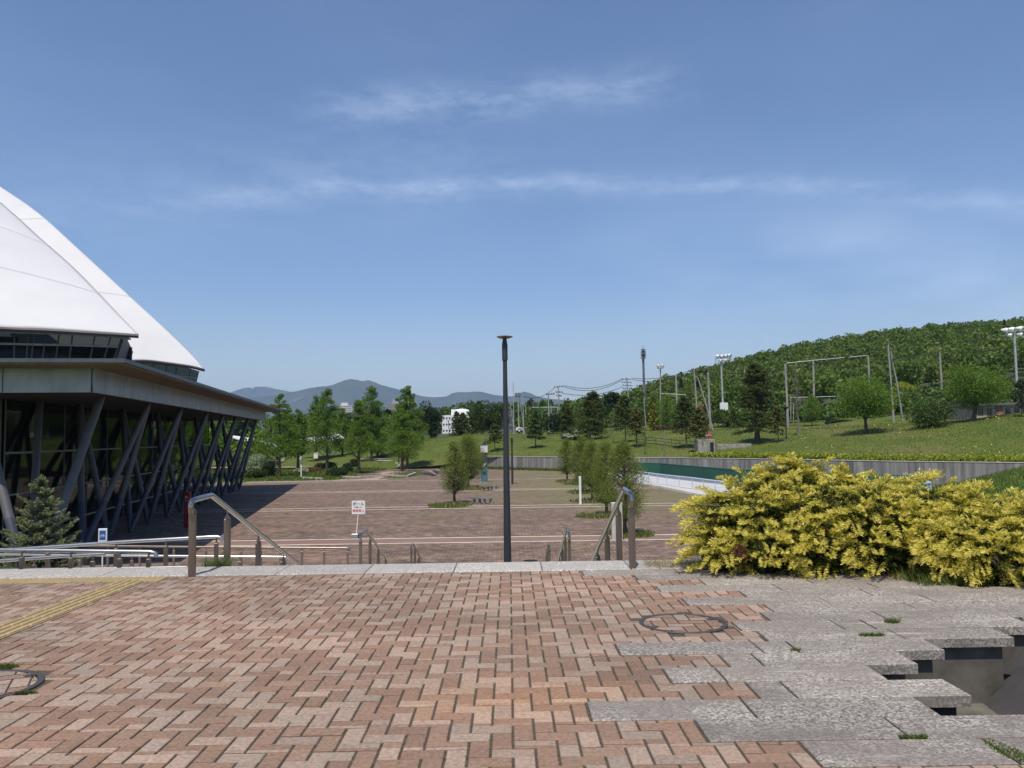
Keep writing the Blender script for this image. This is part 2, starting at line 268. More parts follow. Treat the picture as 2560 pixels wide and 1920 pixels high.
# ------------------------------------------------------------------ mesh helpers
def tagit(o,label=None,cat=None,group=None,kind=None):
    if label: o['label']=label
    if cat: o['category']=cat
    if group: o['group']=group
    if kind: o['kind']=kind
    return o
def link(name,me,mats,parent=None,loc=None):
    o=bpy.data.objects.new(name,me); SC.collection.objects.link(o)
    for m in (mats if isinstance(mats,(list,tuple)) else [mats]): me.materials.append(m)
    if parent is not None: o.parent=parent
    if loc is not None: o.location=[float(v) for v in loc]
    return o
def empty(name,loc,label,cat,group=None,rz=0):
    o=bpy.data.objects.new(name,None); SC.collection.objects.link(o); o.empty_display_size=.3
    o.location=[float(v) for v in loc]; o.rotation_euler=(0,0,rz); return tagit(o,label,cat,group)
class MB:
    def __init__(s): s.v=[]; s.f=[]; s.m=[]
    def add(s,vs,fs,mi=0):
        k=len(s.v); s.v+= [tuple(float(c) for c in p) for p in vs]; s.f+=[tuple(i+k for i in f) for f in fs]; s.m+=[mi]*len(fs); return s
    def box(s,c,d,mi=0,rz=0.):
        x,y,z=[q/2 for q in d]; co,si=math.cos(rz),math.sin(rz); vs=[]
        for a in (-x,x):
            for b in (-y,y):
                for e in (-z,z): vs.append((c[0]+a*co-b*si,c[1]+a*si+b*co,c[2]+e))
        return s.add(vs,[(0,1,3,2),(4,6,7,5),(0,4,5,1),(2,3,7,6),(0,2,6,4),(1,5,7,3)],mi)
    def bbox(s,c,d,bev=.01,mi=0,rz=0.):
        """box with chamfered top edge"""
        x,y,z=[q/2 for q in d]; co,si=math.cos(rz),math.sin(rz); vs=[]
        for (xx,yy,zz) in ((x,y,-z),(x,y,z-bev),(x-bev,y-bev,z)):
            for a,b in ((-1,-1),(1,-1),(1,1),(-1,1)):
                px_,py_=a*xx,b*yy; vs.append((c[0]+px_*co-py_*si,c[1]+px_*si+py_*co,c[2]+zz))
        fs=[(3,2,1,0),(8,9,10,11)]
        for r in (0,4):
            for i in range(4): fs.append((r+i,r+(i+1)%4,r+4+(i+1)%4,r+4+i))
        return s.add(vs,fs,mi)
    def tube(s,pts,rad,n=8,mi=0,cap=True):
        pts=[Vector([float(c) for c in p]) for p in pts]
        if isinstance(rad,(int,float)): rad=[rad]*len(pts)
        rings=[]; k=len(s.v); t0=(pts[1]-pts[0]).normalized(); up=Vector((0,0,1)) if abs(t0.z)<.9 else Vector((0,1,0)); a=t0.cross(up).normalized()
        for i,p in enumerate(pts):
            t=(pts[min(i+1,len(pts)-1)]-pts[max(i-1,0)]).normalized(); a=(a-t*a.dot(t)).normalized(); b=t.cross(a)
            for j in range(n):
                an=2*math.pi*j/n; q=p+(a*math.cos(an)+b*math.sin(an))*rad[i]; s.v.append(tuple(q))
        for i in range(len(pts)-1):
            for j in range(n):
                s.f.append((k+i*n+j,k+i*n+(j+1)%n,k+(i+1)*n+(j+1)%n,k+(i+1)*n+j)); s.m.append(mi)
        if cap:
            s.f.append(tuple(k+j for j in range(n))[::-1]); s.f.append(tuple(k+(len(pts)-1)*n+j for j in range(n))); s.m+=[mi,mi]
        return s
    def lathe(s,prof,c=(0,0,0),n=24,mi=0):
        k=len(s.v)
        for r,z in prof:
            for j in range(n):
                an=2*math.pi*j/n; s.v.append((c[0]+r*math.cos(an),c[1]+r*math.sin(an),c[2]+z))
        for i in range(len(prof)-1):
            for j in range(n):
                s.f.append((k+i*n+j,k+i*n+(j+1)%n,k+(i+1)*n+(j+1)%n,k+(i+1)*n+j)); s.m.append(mi)
        s.f.append(tuple(k+j for j in range(n))[::-1]); s.f.append(tuple(k+(len(prof)-1)*n+j for j in range(n))); s.m+=[mi,mi]
        return s
    def prism(s,poly,z0,z1,mi=0):
        n=len(poly); vs=[(p[0],p[1],z0) for p in poly]+[(p[0],p[1],z1) for p in poly]
        fs=[tuple(range(n))[::-1],tuple(range(n,2*n))]+[(i,(i+1)%n,n+(i+1)%n,n+i) for i in range(n)]
        return s.add(vs,fs,mi)
    def wall(s,pts,z0,z1,th,mi=0):
        """upright wall of thickness th along a polyline (z0,z1 numbers or per-point lists)"""
        n=len(pts); a=[]; b=[]
        for i,p in enumerate(pts):
            q=Vector(pts[min(i+1,n-1)][:2])-Vector(pts[max(i-1,0)][:2]); nr=Vector((-q.y,q.x)).normalized()*th/2
            a.append((p[0]-nr.x,p[1]-nr.y)); b.append((p[0]+nr.x,p[1]+nr.y))
        Z0=z0 if isinstance(z0,(list,tuple)) else [z0]*n; Z1=z1 if isinstance(z1,(list,tuple)) else [z1]*n
        vs=[]; 
        for i in range(n): vs+=[(a[i][0],a[i][1],Z0[i]),(a[i][0],a[i][1],Z1[i]),(b[i][0],b[i][1],Z1[i]),(b[i][0],b[i][1],Z0[i])]
        fs=[(0,1,2,3),(4*n-1,4*n-2,4*n-3,4*n-4)]
        for i in range(n-1):
            for j in range(4): fs.append((4*i+j,4*i+4+j,4*i+4+(j+1)%4,4*i+(j+1)%4))
        return s.add(vs,fs,mi)
    def build(s,name,mats,parent=None,smooth=False,loc=None,recalc=True):
        me=bpy.data.meshes.new(name); me.from_pydata(s.v,[],s.f); me.polygons.foreach_set('material_index',s.m)
        if recalc:
            bm=bmesh.new(); bm.from_mesh(me); bmesh.ops.recalc_face_normals(bm,faces=bm.faces); bm.to_mesh(me); bm.free()
        if smooth:
            me.polygons.foreach_set('use_smooth',[True]*len(me.polygons))
            try: me.set_sharp_from_angle(angle=R_(40))
            except Exception: pass
        me.update(); return link(name,me,mats,parent,loc)
def sub(base,o):  # world array -> local
    return (o[0]-base[0],o[1]-base[1],o[2]-base[2])
def quads(name,V,mats,parent=None,loc=None,mi=None):
    """V: (n,4,3) array"""
    n=V.shape[0]; me=bpy.data.meshes.new(name); me.vertices.add(4*n); me.vertices.foreach_set('co',V.reshape(-1).astype(np.float32))
    me.loops.add(4*n); me.loops.foreach_set('vertex_index',np.arange(4*n,dtype=np.int32)); me.polygons.add(n)
    me.polygons.foreach_set('loop_start',np.arange(0,4*n,4,dtype=np.int32)); me.polygons.foreach_set('loop_total',np.full(n,4,dtype=np.int32))
    if mi is not None: me.polygons.foreach_set('material_index',mi.astype(np.int32))
    me.update(calc_edges=True); return link(name,me,mats,parent,loc)
def unit(a): return a/np.maximum(np.linalg.norm(a,axis=-1,keepdims=True),1e-9)
def leafq(rng,C,size,aspect=.6,D=None,flat=0.):
    """one leaf quad per centre; D gives the leaf's long direction"""
    n=len(C); u=unit(rng.normal(size=(n,3)) if D is None else D+rng.normal(size=(n,3))*.25)
    w=rng.normal(size=(n,3)); w[:,2]*=(1-flat); v=unit(np.cross(u,w)); s=np.asarray(size).reshape(-1,1)*rng.uniform(.7,1.3,(n,1))
    a=u*s*.5; b=v*s*.5*aspect
    return np.stack([C-a,C-b*1.0+a*.1,C+a,C+b*1.0+a*.1],axis=1)
def blob(rng,n,c,r,shell=.55):
    d=unit(rng.normal(size=(n,3))); q=rng.uniform(shell,1,(n,1))**.6
    return np.asarray(c)+d*q*np.asarray(r)

# ------------------------------------------------------------------ terrain
AZ=[-2400,-400,400,700,900,1000,1100,1230,1400,1540,1660,1850,2010,2229,2551,2900,3600,6000]
WY=[160,160,160,155,150,148,145,141,129.3,124,118.7,110,101.7,92.3,83.3,76,66,50]
WZ=[0,0,0,0,0,0,.5]+[2.02]*11
CY=[220,220,220,200,185,175,172,168,165,158,152,142,135,122,108,100,90,75]
CZ=[2,2,2,2,2.6,3.9,5.2,5.95,5.35,5.8,6.0,5.7,5.7,6.0,7.2,8.2,10,12]
Z2=[3,3,3,3,4,4.5,5,6,6.5,7,7,7.5,8,9,10,12,14,16]
ZR=[10,10,10,10,9,9,10,10,11,15.5,22.5,32,39,45.5,49.5,51,52,55]
def tz(x,y):
    y=max(y,1.); a=1280+FOC*x/y
    f=lambda arr: float(np.interp(a,AZ,arr))
    wy,cy=f(WY),f(CY)
    if y<wy: return 0.
    ys=[wy,wy+(cy-wy)*.5,cy,cy+45,330,400,520,700]; wz,cz,z2,zr=f(WZ),f(CZ),f(Z2),f(ZR)
    zs=[wz,wz+(cz-wz)*.62,cz,z2,z2+(zr-z2)*.80,zr,zr-3,-2]
    z=float(np.interp(y,ys,zs))
    return z+.12*math.sin(x*.21+y*.13)*min(1,(y-wy)/10)+.06*math.sin(x*.6-y*.4)*min(1,(y-wy)/8)
def GT(px,py,fallback=150):
    """where the line of sight through a photo point meets the sloping ground"""
    a=1280+(px-1280); Y=float(np.interp(px,AZ,WY))+.5
    while Y<330:
        p=P(px,py,Y)
        if p[2]<=tz(p[0],p[1]): return p
        Y+=.5
    p=P(px,py,fallback); p[2]=min(p[2],tz(p[0],p[1])); return p
def sheet(name,poly,z,m,kind='structure'):
    mb=MB().add([(p[0],p[1],z) for p in poly],[tuple(range(len(poly)))]); o=mb.build(name,m,recalc=False)
    if o.data.polygons[0].normal.z<0: o.data.flip_normals()
    return tagit(o,kind=kind)
sheet('ground',[(-12000,-3000),(12000,-3000),(12000,19000),(-12000,19000)],-.35,m_far)
def grid_terrain(name,azs,fr0,fr1,rows,m,power=1.):
    vs=[];fs=[];n=len(azs)
    for r in range(rows+1):
        t=(r/rows)**power
        for a in azs:
            y0,y1=fr0(a),fr1(a); y=y0+(y1-y0)*t; x=(a-1280)/FOC*y; vs.append((x,y,tz(x,y+.01)))
    for r in range(rows):
        for i in range(n-1): fs.append((r*n+i,r*n+i+1,(r+1)*n+i+1,(r+1)*n+i))
    o=MB().add(vs,fs).build(name,m,smooth=True,recalc=False); return tagit(o,kind='structure')
azs=list(np.linspace(-1200,5000,150)); fw=lambda a:float(np.interp(a,AZ,WY)); fc=lambda a:float(np.interp(a,AZ,CY))
grid_terrain('grass_slope',azs,fw,lambda a:fc(a)+50,40,m_grass)
grid_terrain('wooded_hill',azs,lambda a:fc(a)+50,lambda a:720.,34,m_hill,1.3)

# mountains: two ridges as height fields at their real distance
def mountains(name,prof,Y0,depth,seed,m,foot=-300):
    rng=random.Random(seed); xs=[p[0] for p in prof]; ys=[p[1] for p in prof]; n=300; rows=22; vs=[];fs=[]
    ph=[(rng.uniform(.004,.03),rng.uniform(0,6)) for _ in range(8)]
    for r in range(rows+1):
        t=r/rows
        for i in range(n+1):
            a=xs[0]+(xs[-1]-xs[0])*i/n; top=P(a,np.interp(a,xs,ys),Y0)
            if t<=.6: q=t/.6; hh=q**1.25; Y=Y0-depth*(1-q)
            else: q=(t-.6)/.4; hh=1-q*.9; Y=Y0+depth*.7*q
            spur=sum(math.sin(a*k*1.6+p+t*3*math.sin(p)) for k,p in ph)/8*.32*(1-abs(2*min(1,t/.6)-1))*(1 if t<.6 else 0)
            x=(a-1280)/FOC*Y; z=foot+(top[2]-foot)*max(0,hh+spur*.8)+ (rng.uniform(-8,8) if 0<t<.58 else 0)
            vs.append((x,Y,z))
    w=n+1
    for r in range(rows):
        for i in range(n): fs.append((r*w+i,r*w+i+1,(r+1)*w+i+1,(r+1)*w+i))
    return tagit(MB().add(vs,fs).build(name,m,smooth=True,recalc=False),kind='structure')
prof1=[(-900,1010),(-300,1000),(100,1005),(420,1012),(560,995),(640,990),(692,985),(740,978),(787,966),(812,963),(837,960),(867,947.6),(889,943),(899,945),(910,950),(929,946),(938,948),(947,952),(960,958),(1006,971),(1036,980),(1067,988),(1095,990),(1104,987.6),(1118,992),(1144,977.5),(1160,977),(1175,977.5),(1205,974.5),(1222,977),(1240,983),(1275,987),(1295,988),(1307,980),(1320,976),(1333,979),(1347,987),(1387,995),(1449,1000),(1600,1010),(2200,1010),(3600,1000)]
mountains('mountains',prof1,9000,2600,3,m_mount)
prof2=[(-900,1030),(420,1030),(540,1000),(575,983),(600,973),(618,967),(640,964.5),(661,963),(676,965),(692,968),(732,976),(790,985),(900,1000),(1200,1020),(2500,1020)]
mountains('far_mountains',prof2,12500,2200,5,m_mount)
def patch(name,pts,Y,m):      # thin slab of snow / meadow lying on the mountain face
    vs=[P(x,y,Y) for x,y in pts]; n=len(vs); V=[tuple(v) for v in vs]+[(v[0],v[1]+30,v[2]-2) for v in vs]
    o=MB().add(V,[tuple(range(n)),tuple(range(n,2*n))[::-1]]+[(i,(i+1)%n,n+(i+1)%n,n+i) for i in range(n)]).build(name,m); return tagit(o,kind='structure')
for pts in ([(625,968),(631,966.5),(636,970),(631,971.5)],[(655,966.5),(662,964),(672,965.5),(680,967.5),(672,968.5),(663,967)],[(705,972.5),(712,971),(718,974),(712,975)],[(724,974.5),(730,974),(735,977),(728,977)]): patch('snow',pts,12300,m_snow)
for pts in ([(788,966.5),(793,965),(796,966),(791,968)],[(800,965),(806,963.6),(808,965),(803,966.5)]): patch('snow',pts,8900,m_snow)
patch('meadow',[(722,1006),(735,998),(750,991),(768,989),(762,994),(748,1000),(735,1006)],8050,m_field)

# ------------------------------------------------------------------ lower plaza
PL=[(-60,8),(60,8),(44,60),(37,72),(20.6,114),(17.5,120),(7.9,128.8),(-3,140.2),(-12,146),(-20,150),(-24,128),(-16,109.5),(-30,108.2),(-60,107)]
pz=sheet('plaza',PL,0.0,m_plaza)
sheet('side_lawn',[(-200,105.5),(-60,106.8),(-30,108),(-16,109.3),(-24,128),(-20,150),(-14,158),(-200,165)],-.012+.03,m_grassg)
sheet('path',[(-22.6,109.4),(-17.4,109.9),(-17.5,125),(-14.5,140),(-17.5,143),(-22,128)],.03,m_path)
sheet('brown_court',[(-90,163),(-30,152),(-22,156),(-34,176),(-90,190)],.25,m_path)
ln=MB()
for (y,x0,x1) in ((45.7,-15.8,13.5),(43.6,-15.3,13.2),(66.2,-19.8,13.6),(64.2,-19.5,13.5),(86.6,-24,15.2),(84.9,-24,15.4),(106.2,-30,14),):
    ln.prism([(x0-8,y-.11+.02),(x1,y-.11),(x1,y+.11),(x0-8,y+.11+.02)],-.01,.006)
ln.prism([(-34,107.6),(-16,109.3),(-16,109.6),(-34,107.9)],-.01,.05)
tagit(ln.build('paving_lines',m_linestone),kind='structure')
# reddish band between the two nearest lines
sheet('paving_band',[(-23,43.75),(13.2,43.75),(13.4,45.58),(-23,45.58)],.003,M('band_pavers',(.235,.145,.11),(.18,.115,.09),.5,.9))
# long yellow guide line at the foot of the stair
sheet('plaza_guide_line',[(-7.5,35.6),(-3.2,35.6),(-3.2,35.9),(-7.5,35.9)],.005,m_tact)
gl=MB()
for k in range(6): gl.box((-3.95+.13*k+.05,33.3,.008),(.05,4.4,.012),rz=0)
tagit(gl.build('plaza_guide_bars',m_tact),kind='structure')
# low concrete kerbs at the lawn edge
for pts,lab in (([G(757,1197),G(806,1199.8)],'low concrete kerb left of the pink path'),([G(858,1195),G(900,1196),G(958,1192)],'low concrete kerb right of the pink path at the foot of the trees'),([G(960,1190.5),G(1018,1193),G(1040,1185)],'low concrete kerb round the grass under the tallest bright trees')):
    tagit(MB().wall([(p[0],p[1]) for p in pts],0,.28,.25).build('low_kerb',m_conclight),lab,'kerb','low kerbs at the lawn edge')

# concrete retaining wall and the rink beside it
wl=[(-9,146.6),(-3,141),(7.9,129.3),(14.9,123.4),(21.8,118.5),(31,108),(35.9,101.5),(42.3,92.1),(51,83.2),(62,74.5),(80,62)]
wt=MB().wall(wl,-.3,2.1,.35); wo_=wt.build('retaining_wall',m_wall); tagit(wo_,'long streaked grey concrete retaining wall below the grass slope','wall')
cp=MB().wall(wl,2.103,2.17,.42).build('coping',m_conclight,wo_)
for a,b,lab in ((1038,1073,'left of the two short concrete walls on the grass bank'),(1092,1129,'right of the two short concrete walls, behind the small plaza trees')):
    p,q=P(a,1152,161),P(b,1152,159); tagit(MB().wall([(p[0],p[1]),(q[0],q[1])],p[2]-1,p[2]+1.0,.4).build('short_wall',m_wall),lab,'wall','short walls on the bank')
for i,(a,b,y,h,Yb) in enumerate(((900,995,1154,.55,160),(944,1062,1159,.6,156.5),(990,1105,1165,.6,152.5),(1030,1135,1171,.6,149))):
    p,q=P(a,y,Yb),P(b,y-.5,Yb-1.5); lab=['farthest of the four long low stone benches behind the bright trees','second farthest long low stone bench behind the bright trees','second nearest long low stone bench behind the bright trees','nearest long low stone bench, behind the carved stones'][i]
    z=p[2]; o=MB().wall([(p[0],p[1]),(q[0],q[1])],z-.8,z+h-.12,.5).build('seat_step',m_conc); tagit(o,lab,'stone bench','long stone benches')
    MB().wall([(p[0],p[1]),(q[0],q[1])],z+h-.117,z+h+.03,.85).build('seat_top',m_conclight,o)
gs=sheet('grass_strip',[(-9,144.5),(-3,139.2),(7.9,127.6),(16,121),(16.5,122.2),(7.9,129.1),(-3,140.8),(-9,146.3)],.02,m_grassg)
green=[(17.7,118),(20.8,114.3),(22.6,104),(25,92),(29,84),(33.7,76.7),(36.4,72.8)]
gp=empty('padded_barrier',(17.7,118,0),'long dark green padded barrier in front of the streaked wall','barrier')
g1=MB().wall([(x-17.7,y-118) for x,y in green[:6]],0,1.42,.18); g1.build('pad',m_green,gp); MB().wall([(x-17.7,y-118) for x,y in green[5:]],0,1.36,.18).build('pad',m_green,gp)
MB().wall([(x-17.7,y-118) for x,y in green],1.423,1.52,.24).build('pad_cap',M('pad_cap_green',(.03,.15,.12),(.025,.13,.10),2,.5),gp)
sheet('rink_floor',[(13.2,106),(14.6,94.2),(16.0,87.4),(16.9,77.4),(18.8,68),(24,59),(34,57),(38,68),(36,73),(29,84),(25,92),(22.6,104),(21,108),(17,117.5),(13.4,118)],.012,m_whitefloor)
sheet('rink_back_strip',[(19.5,104),(21,96),(23.3,88),(28,80.5),(34,72),(36.2,72.6),(33.5,76.6),(29,83.8),(24.9,91.9),(22.5,104),(20.7,114),(17.8,116)],.016,m_asph)
sheet('gravel_strip',[(12.2,106),(13.6,94.2),(15.0,87.2),(15.9,77),(17.6,68),(18.8,68),(16.9,77.4),(16.0,87.4),(14.6,94.2),(13.2,106)],.014,m_gravel)
# pale blue guard rail: a curve round the near side of the rink
rl=[(14.0,106),(15.0,99),(15.75,94.2),(16.7,88.5),(18.1,82.5),(19.0,77),(20.2,72.2),(23,67.5),(27,65.4),(31.5,66),(35.2,69.5),(37.2,74.5)]
gr=empty('guard_rail',(14,106,0),'pale blue tubular guard rail curving round the white rink floor','railing')
def along(pts,step):
    out=[]; d=0
    for (a,b) in zip(pts[:-1],pts[1:]):
        l=math.hypot(b[0]-a[0],b[1]-a[1]); n=max(1,round(l/step))
        for k in range(n): out.append((a[0]+(b[0]-a[0])*k/n,a[1]+(b[1]-a[1])*k/n))
    return out+[pts[-1]]
for h,r in ((1.12,.06),(.78,.025),(.55,.025),(.32,.025)): MB().tube([(x-14,y-106,h) for x,y in rl],r,6).build('rail',m_bluerail,gr,True)
for x,y in along(rl,2.6): MB().tube([(x-14,y-106,0),(x-14,y-106,1.08)],.045,6).build('post',m_bluerail,gr)
# grass bank on the right, between the rink and the viewer
vs=[];fs=[];nx,ny=26,30
for j in range(ny+1):
    for i in range(nx+1):
        u,v=i/nx,j/ny; a=np.array([37.6,75.5,0.]); b=np.array([52.3,82.4,2.05]); c=np.array([10.5,15.,3.0]); d=np.array([42,15.,6.0])
        p=(a*(1-u)+b*u)*(1-v)+(c*(1-u)+d*u)*v; far=np.array([80,62,3.2])
        vs.append((p[0]+ (u*u*26*(1-v)*0),p[1],p[2]+.7*math.sin(math.pi*v)*u*0+.08*math.sin(i*1.3+j)))
for j in range(ny):
    for i in range(nx): fs.append((j*(nx+1)+i,(j+1)*(nx+1)+i,(j+1)*(nx+1)+i+1,j*(nx+1)+i+1))
ob=MB().add(vs,fs).build('grass_bank',m_grassg,smooth=True,recalc=False)
if ob.data.polygons[0].normal.z<0: ob.data.flip_normals()
tagit(ob,kind='structure')
for i,(a,b,y,lab) in enumerate(((2436,2462,1249,'lowest and shortest pale stone step in the grass bank'),(2463,2488,1243,'middle pale stone step in the grass bank'),(2490,2556,1236,'highest and longest pale stone step in the grass bank'))):
    Y=50+i*1.2; p,q=P(a,y,Y),P(b,y,Y); tagit(MB().bbox(((p[0]+q[0])/2,Y,(p[2]+q[2])/2-.1),(q[0]-p[0],.5,.42),.03).build('stone_step',m_conclight),lab,'step','stone steps in the bank')

# ------------------------------------------------------------------ terrace: bricks, granite, tactile strips
rng=np.random.default_rng(11); MOD=.104; RW=.3115; Y0=3.99
lefts={-6:2.6,-5:2.2,-4:2.6,-3:2.2,-2:2.9,-1:2.4,0:1.34,1:.92,2:.40,3:1.355,4:.93,5:1.355,6:.715,7:1.79,8:1.69,9:2.0,10:2.13,11:1.5,12:2.09,13:1.38,14:1.87,15:1.27,16:.755}
rights={2:2.185,3:2.515,4:2.2,5:2.53,6:2.86,7:3.51,8:3.86,9:4.25,14:3.85,15:3.8,16:3.75,13:4.15}
joints={-1:[3.3],0:[2.2,3.4],1:[1.88,3.0,4.1],2:[1.245],3:[1.56],4:[1.255],5:[1.57],6:[1.665,1.9],7:[2.75],8:[2.45,2.68],9:[2.9],10:[3.3,4.4],11:[2.7,3.6,4.7],12:[3.2,4.3],13:[2.5,3.4],14:[2.9],15:[2.2,3.1],16:[1.75,2.7]}
def row_of(y): return math.floor((y-Y0)/RW)+1
MANH=[((1.315,6.45),.335),((-3.2,5.06),.36)]
cols=[];mb=MB()
def shade():
    r=rng.random(); v=rng.uniform(.84,1.02)
    if r<.42: c=np.array([.255,.168,.120])      # brown
    elif r<.55: c=np.array([.295,.198,.142])
    elif r<.88: c=np.array([.345,.262,.205])    # pinkish grey
    else: c=np.array([.310,.245,.195])
    return tuple(c*v)
def brick(x0,y0,x1,y1,z,th=.03):
    g=.0046; b=.0038; dz=rng.normal(0,.0011); tx,ty=rng.normal(0,.0012,2)
    if x1-x0<.02 or y1-y0<.02: return
    x0+=g*1.3;x1-=g*1.3;y0+=g;y1-=g; k=len(mb.v); cx,cy=(x0+x1)/2,(y0+y1)/2
    for ins,zz in ((0,z-th),(0,z-b),(b,z)):
        for a,c in ((x0+ins,y0+ins),(x1-ins,y0+ins),(x1-ins,y1-ins),(x0+ins,y1-ins)):
            mb.v.append((a,c,zz+dz+(a-cx)*tx*4+(c-cy)*ty*4))
    F=[(k+8,k+9,k+10,k+11)]+[(k+r+i,k+r+(i+1)%4,k+r+4+(i+1)%4,k+r+4+i) for r in (0,4) for i in range(4)]
    mb.f+=F; mb.m+=[0]*len(F); q=((cx-.02)/.75)**2+((cy-4.75)/.50)**2; w=max(0,1-q*.8); c=shade(); cols.append(((c[0]*(1+.30*w),c[1]*(1+.16*w),c[2]*(1+.02*w)),len(F)))  # sunlit patch painted into the brick colour: brighter, more orange inside an ellipse
JY=3.953
for j in range(-30,49):
    for i in range(-88,42):
        c=(i-j)%4
        if c==0: w,h=2,1
        elif c==3: w,h=1,2
        else: continue
        x0,y0=i*MOD,JY+j*MOD; x1,y1=x0+w*MOD,y0+h*MOD
        y1=min(y1,8.985)
        if y1-y0<.03 or y0<.6: continue
        if any((( (x0+x1)/2-m[0][0])**2+((y0+y1)/2-m[0][1])**2)**.5<m[1]+.0 for m in MANH): continue
        if x1>-4.09 and x0<-3.79:
            if x0<-4.09: x1=min(x1,-4.095)
            elif x1>-3.79: x0=max(x0,-3.785)
            if x1-x0<.02 or (x0>=-4.09 and x1<=-3.79): continue
        if y1>8.69 and x0<-3.79:
            y1=8.685
            if y1-y0<.03: continue
        # cut against the granite slabs, row by row
        r0,r1=row_of(y0+.01),row_of(y1-.01); ok=True; lim=99
        for r in range(r0,r1+1):
            if r>16: continue
            lim=lefts.get(r,2.6)
            yy0,yy1=max(y0,Y0+(r-1)*RW),min(y1,Y0+r*RW)
            if r0==r1: yy0,yy1=y0,y1
            if x0>=lim-.02 or yy1-yy0<.02: continue
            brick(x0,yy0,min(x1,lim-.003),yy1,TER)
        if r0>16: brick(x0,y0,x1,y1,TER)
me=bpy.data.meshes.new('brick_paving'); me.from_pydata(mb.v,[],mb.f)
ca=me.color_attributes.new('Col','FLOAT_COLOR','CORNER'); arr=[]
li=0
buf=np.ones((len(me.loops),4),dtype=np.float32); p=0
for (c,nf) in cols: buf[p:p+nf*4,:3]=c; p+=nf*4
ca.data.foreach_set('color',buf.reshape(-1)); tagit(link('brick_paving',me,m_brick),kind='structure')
# bed under the pavers (with the pit left open)
bed=MB(); zb=TER-.0085
for poly in ([(-14,-6),(2.0,-6),(2.0,9.0),(-14,9.0)],[(2.0,-6),(9,-6),(9,4.25),(2.0,4.25)],[(2.0,6.8),(9,6.8),(9,9.0),(2.0,9.0)]):
    bed.add([(x,y,zb) for x,y in poly],[(0,1,2,3)])
tagit(bed.build('paving_bed',m_joint,recalc=False),kind='structure')
# granite slabs: each row a strip of slabs, chamfered, slightly uneven
sb=MB(); rr=random.Random(4)
for r in range(-8,17):
    x0=lefts.get(r,2.5); xe=rights.get(r,6.2); js=[x0]+[j for j in joints.get(r,[]) if x0+.1<j<xe-.1]
    while xe-js[-1]>1.25 : js.append(js[-1]+rr.choice((.935,1.04,.83)))
    js.append(xe); y=Y0+(r-1)*RW
    for a,b in zip(js[:-1],js[1:]):
        sb.bbox(((a+b)/2,y+RW/2,TER-.0325+.003+rr.uniform(-.002,.002)),(b-a-.014,RW-.012,.065),.005)
for (a,b) in ((4.75,6.2),): 
    for r in (13,14): sb.bbox(((a+b)/2,Y0+(r-.5)*RW,TER-.03),(b-a,RW-.007,.06),.005)
tagit(sb.build('granite_paving',m_gran),kind='structure')
# nosing stones along the top of the stair
nb=MB(); x=-14.0; 
while x<3.0:
    nb.bbox((x+.478,9.31,TER-.04+.002),(.948,.612,.09),.008); x+=.956
tagit(nb.build('stair_nosing',m_granl),kind='structure')
# tactile strips
tb=MB(); t2=MB()
for k in range(31): t2.bbox((-3.94,-.45+.3*k,TER-.013),(.294,.294,.03),.003)
for k in range(34): t2.bbox((-3.80-.3*k,8.845,TER-.013),(.294,.294,.03),.003)
tagit(t2.build('tactile_base',M('tactile_base_ochre',(.30,.215,.10),(.22,.165,.09),7,.8)),kind='structure')
y=.1
while y<8.6:
    for k in range(4): tb.bbox((-4.052+.0747*k,y+.14,TER+.005),(.034,.268,.012),.005)
    y+=.3
for i in range(168):
    for k in range(5): tb.lathe([(.019,0),(.015,.006)],(-13.7+.06*i,8.725+.06*k,TER+.002),6)
tagit(tb.build('tactile_paving',m_tact),kind='structure')
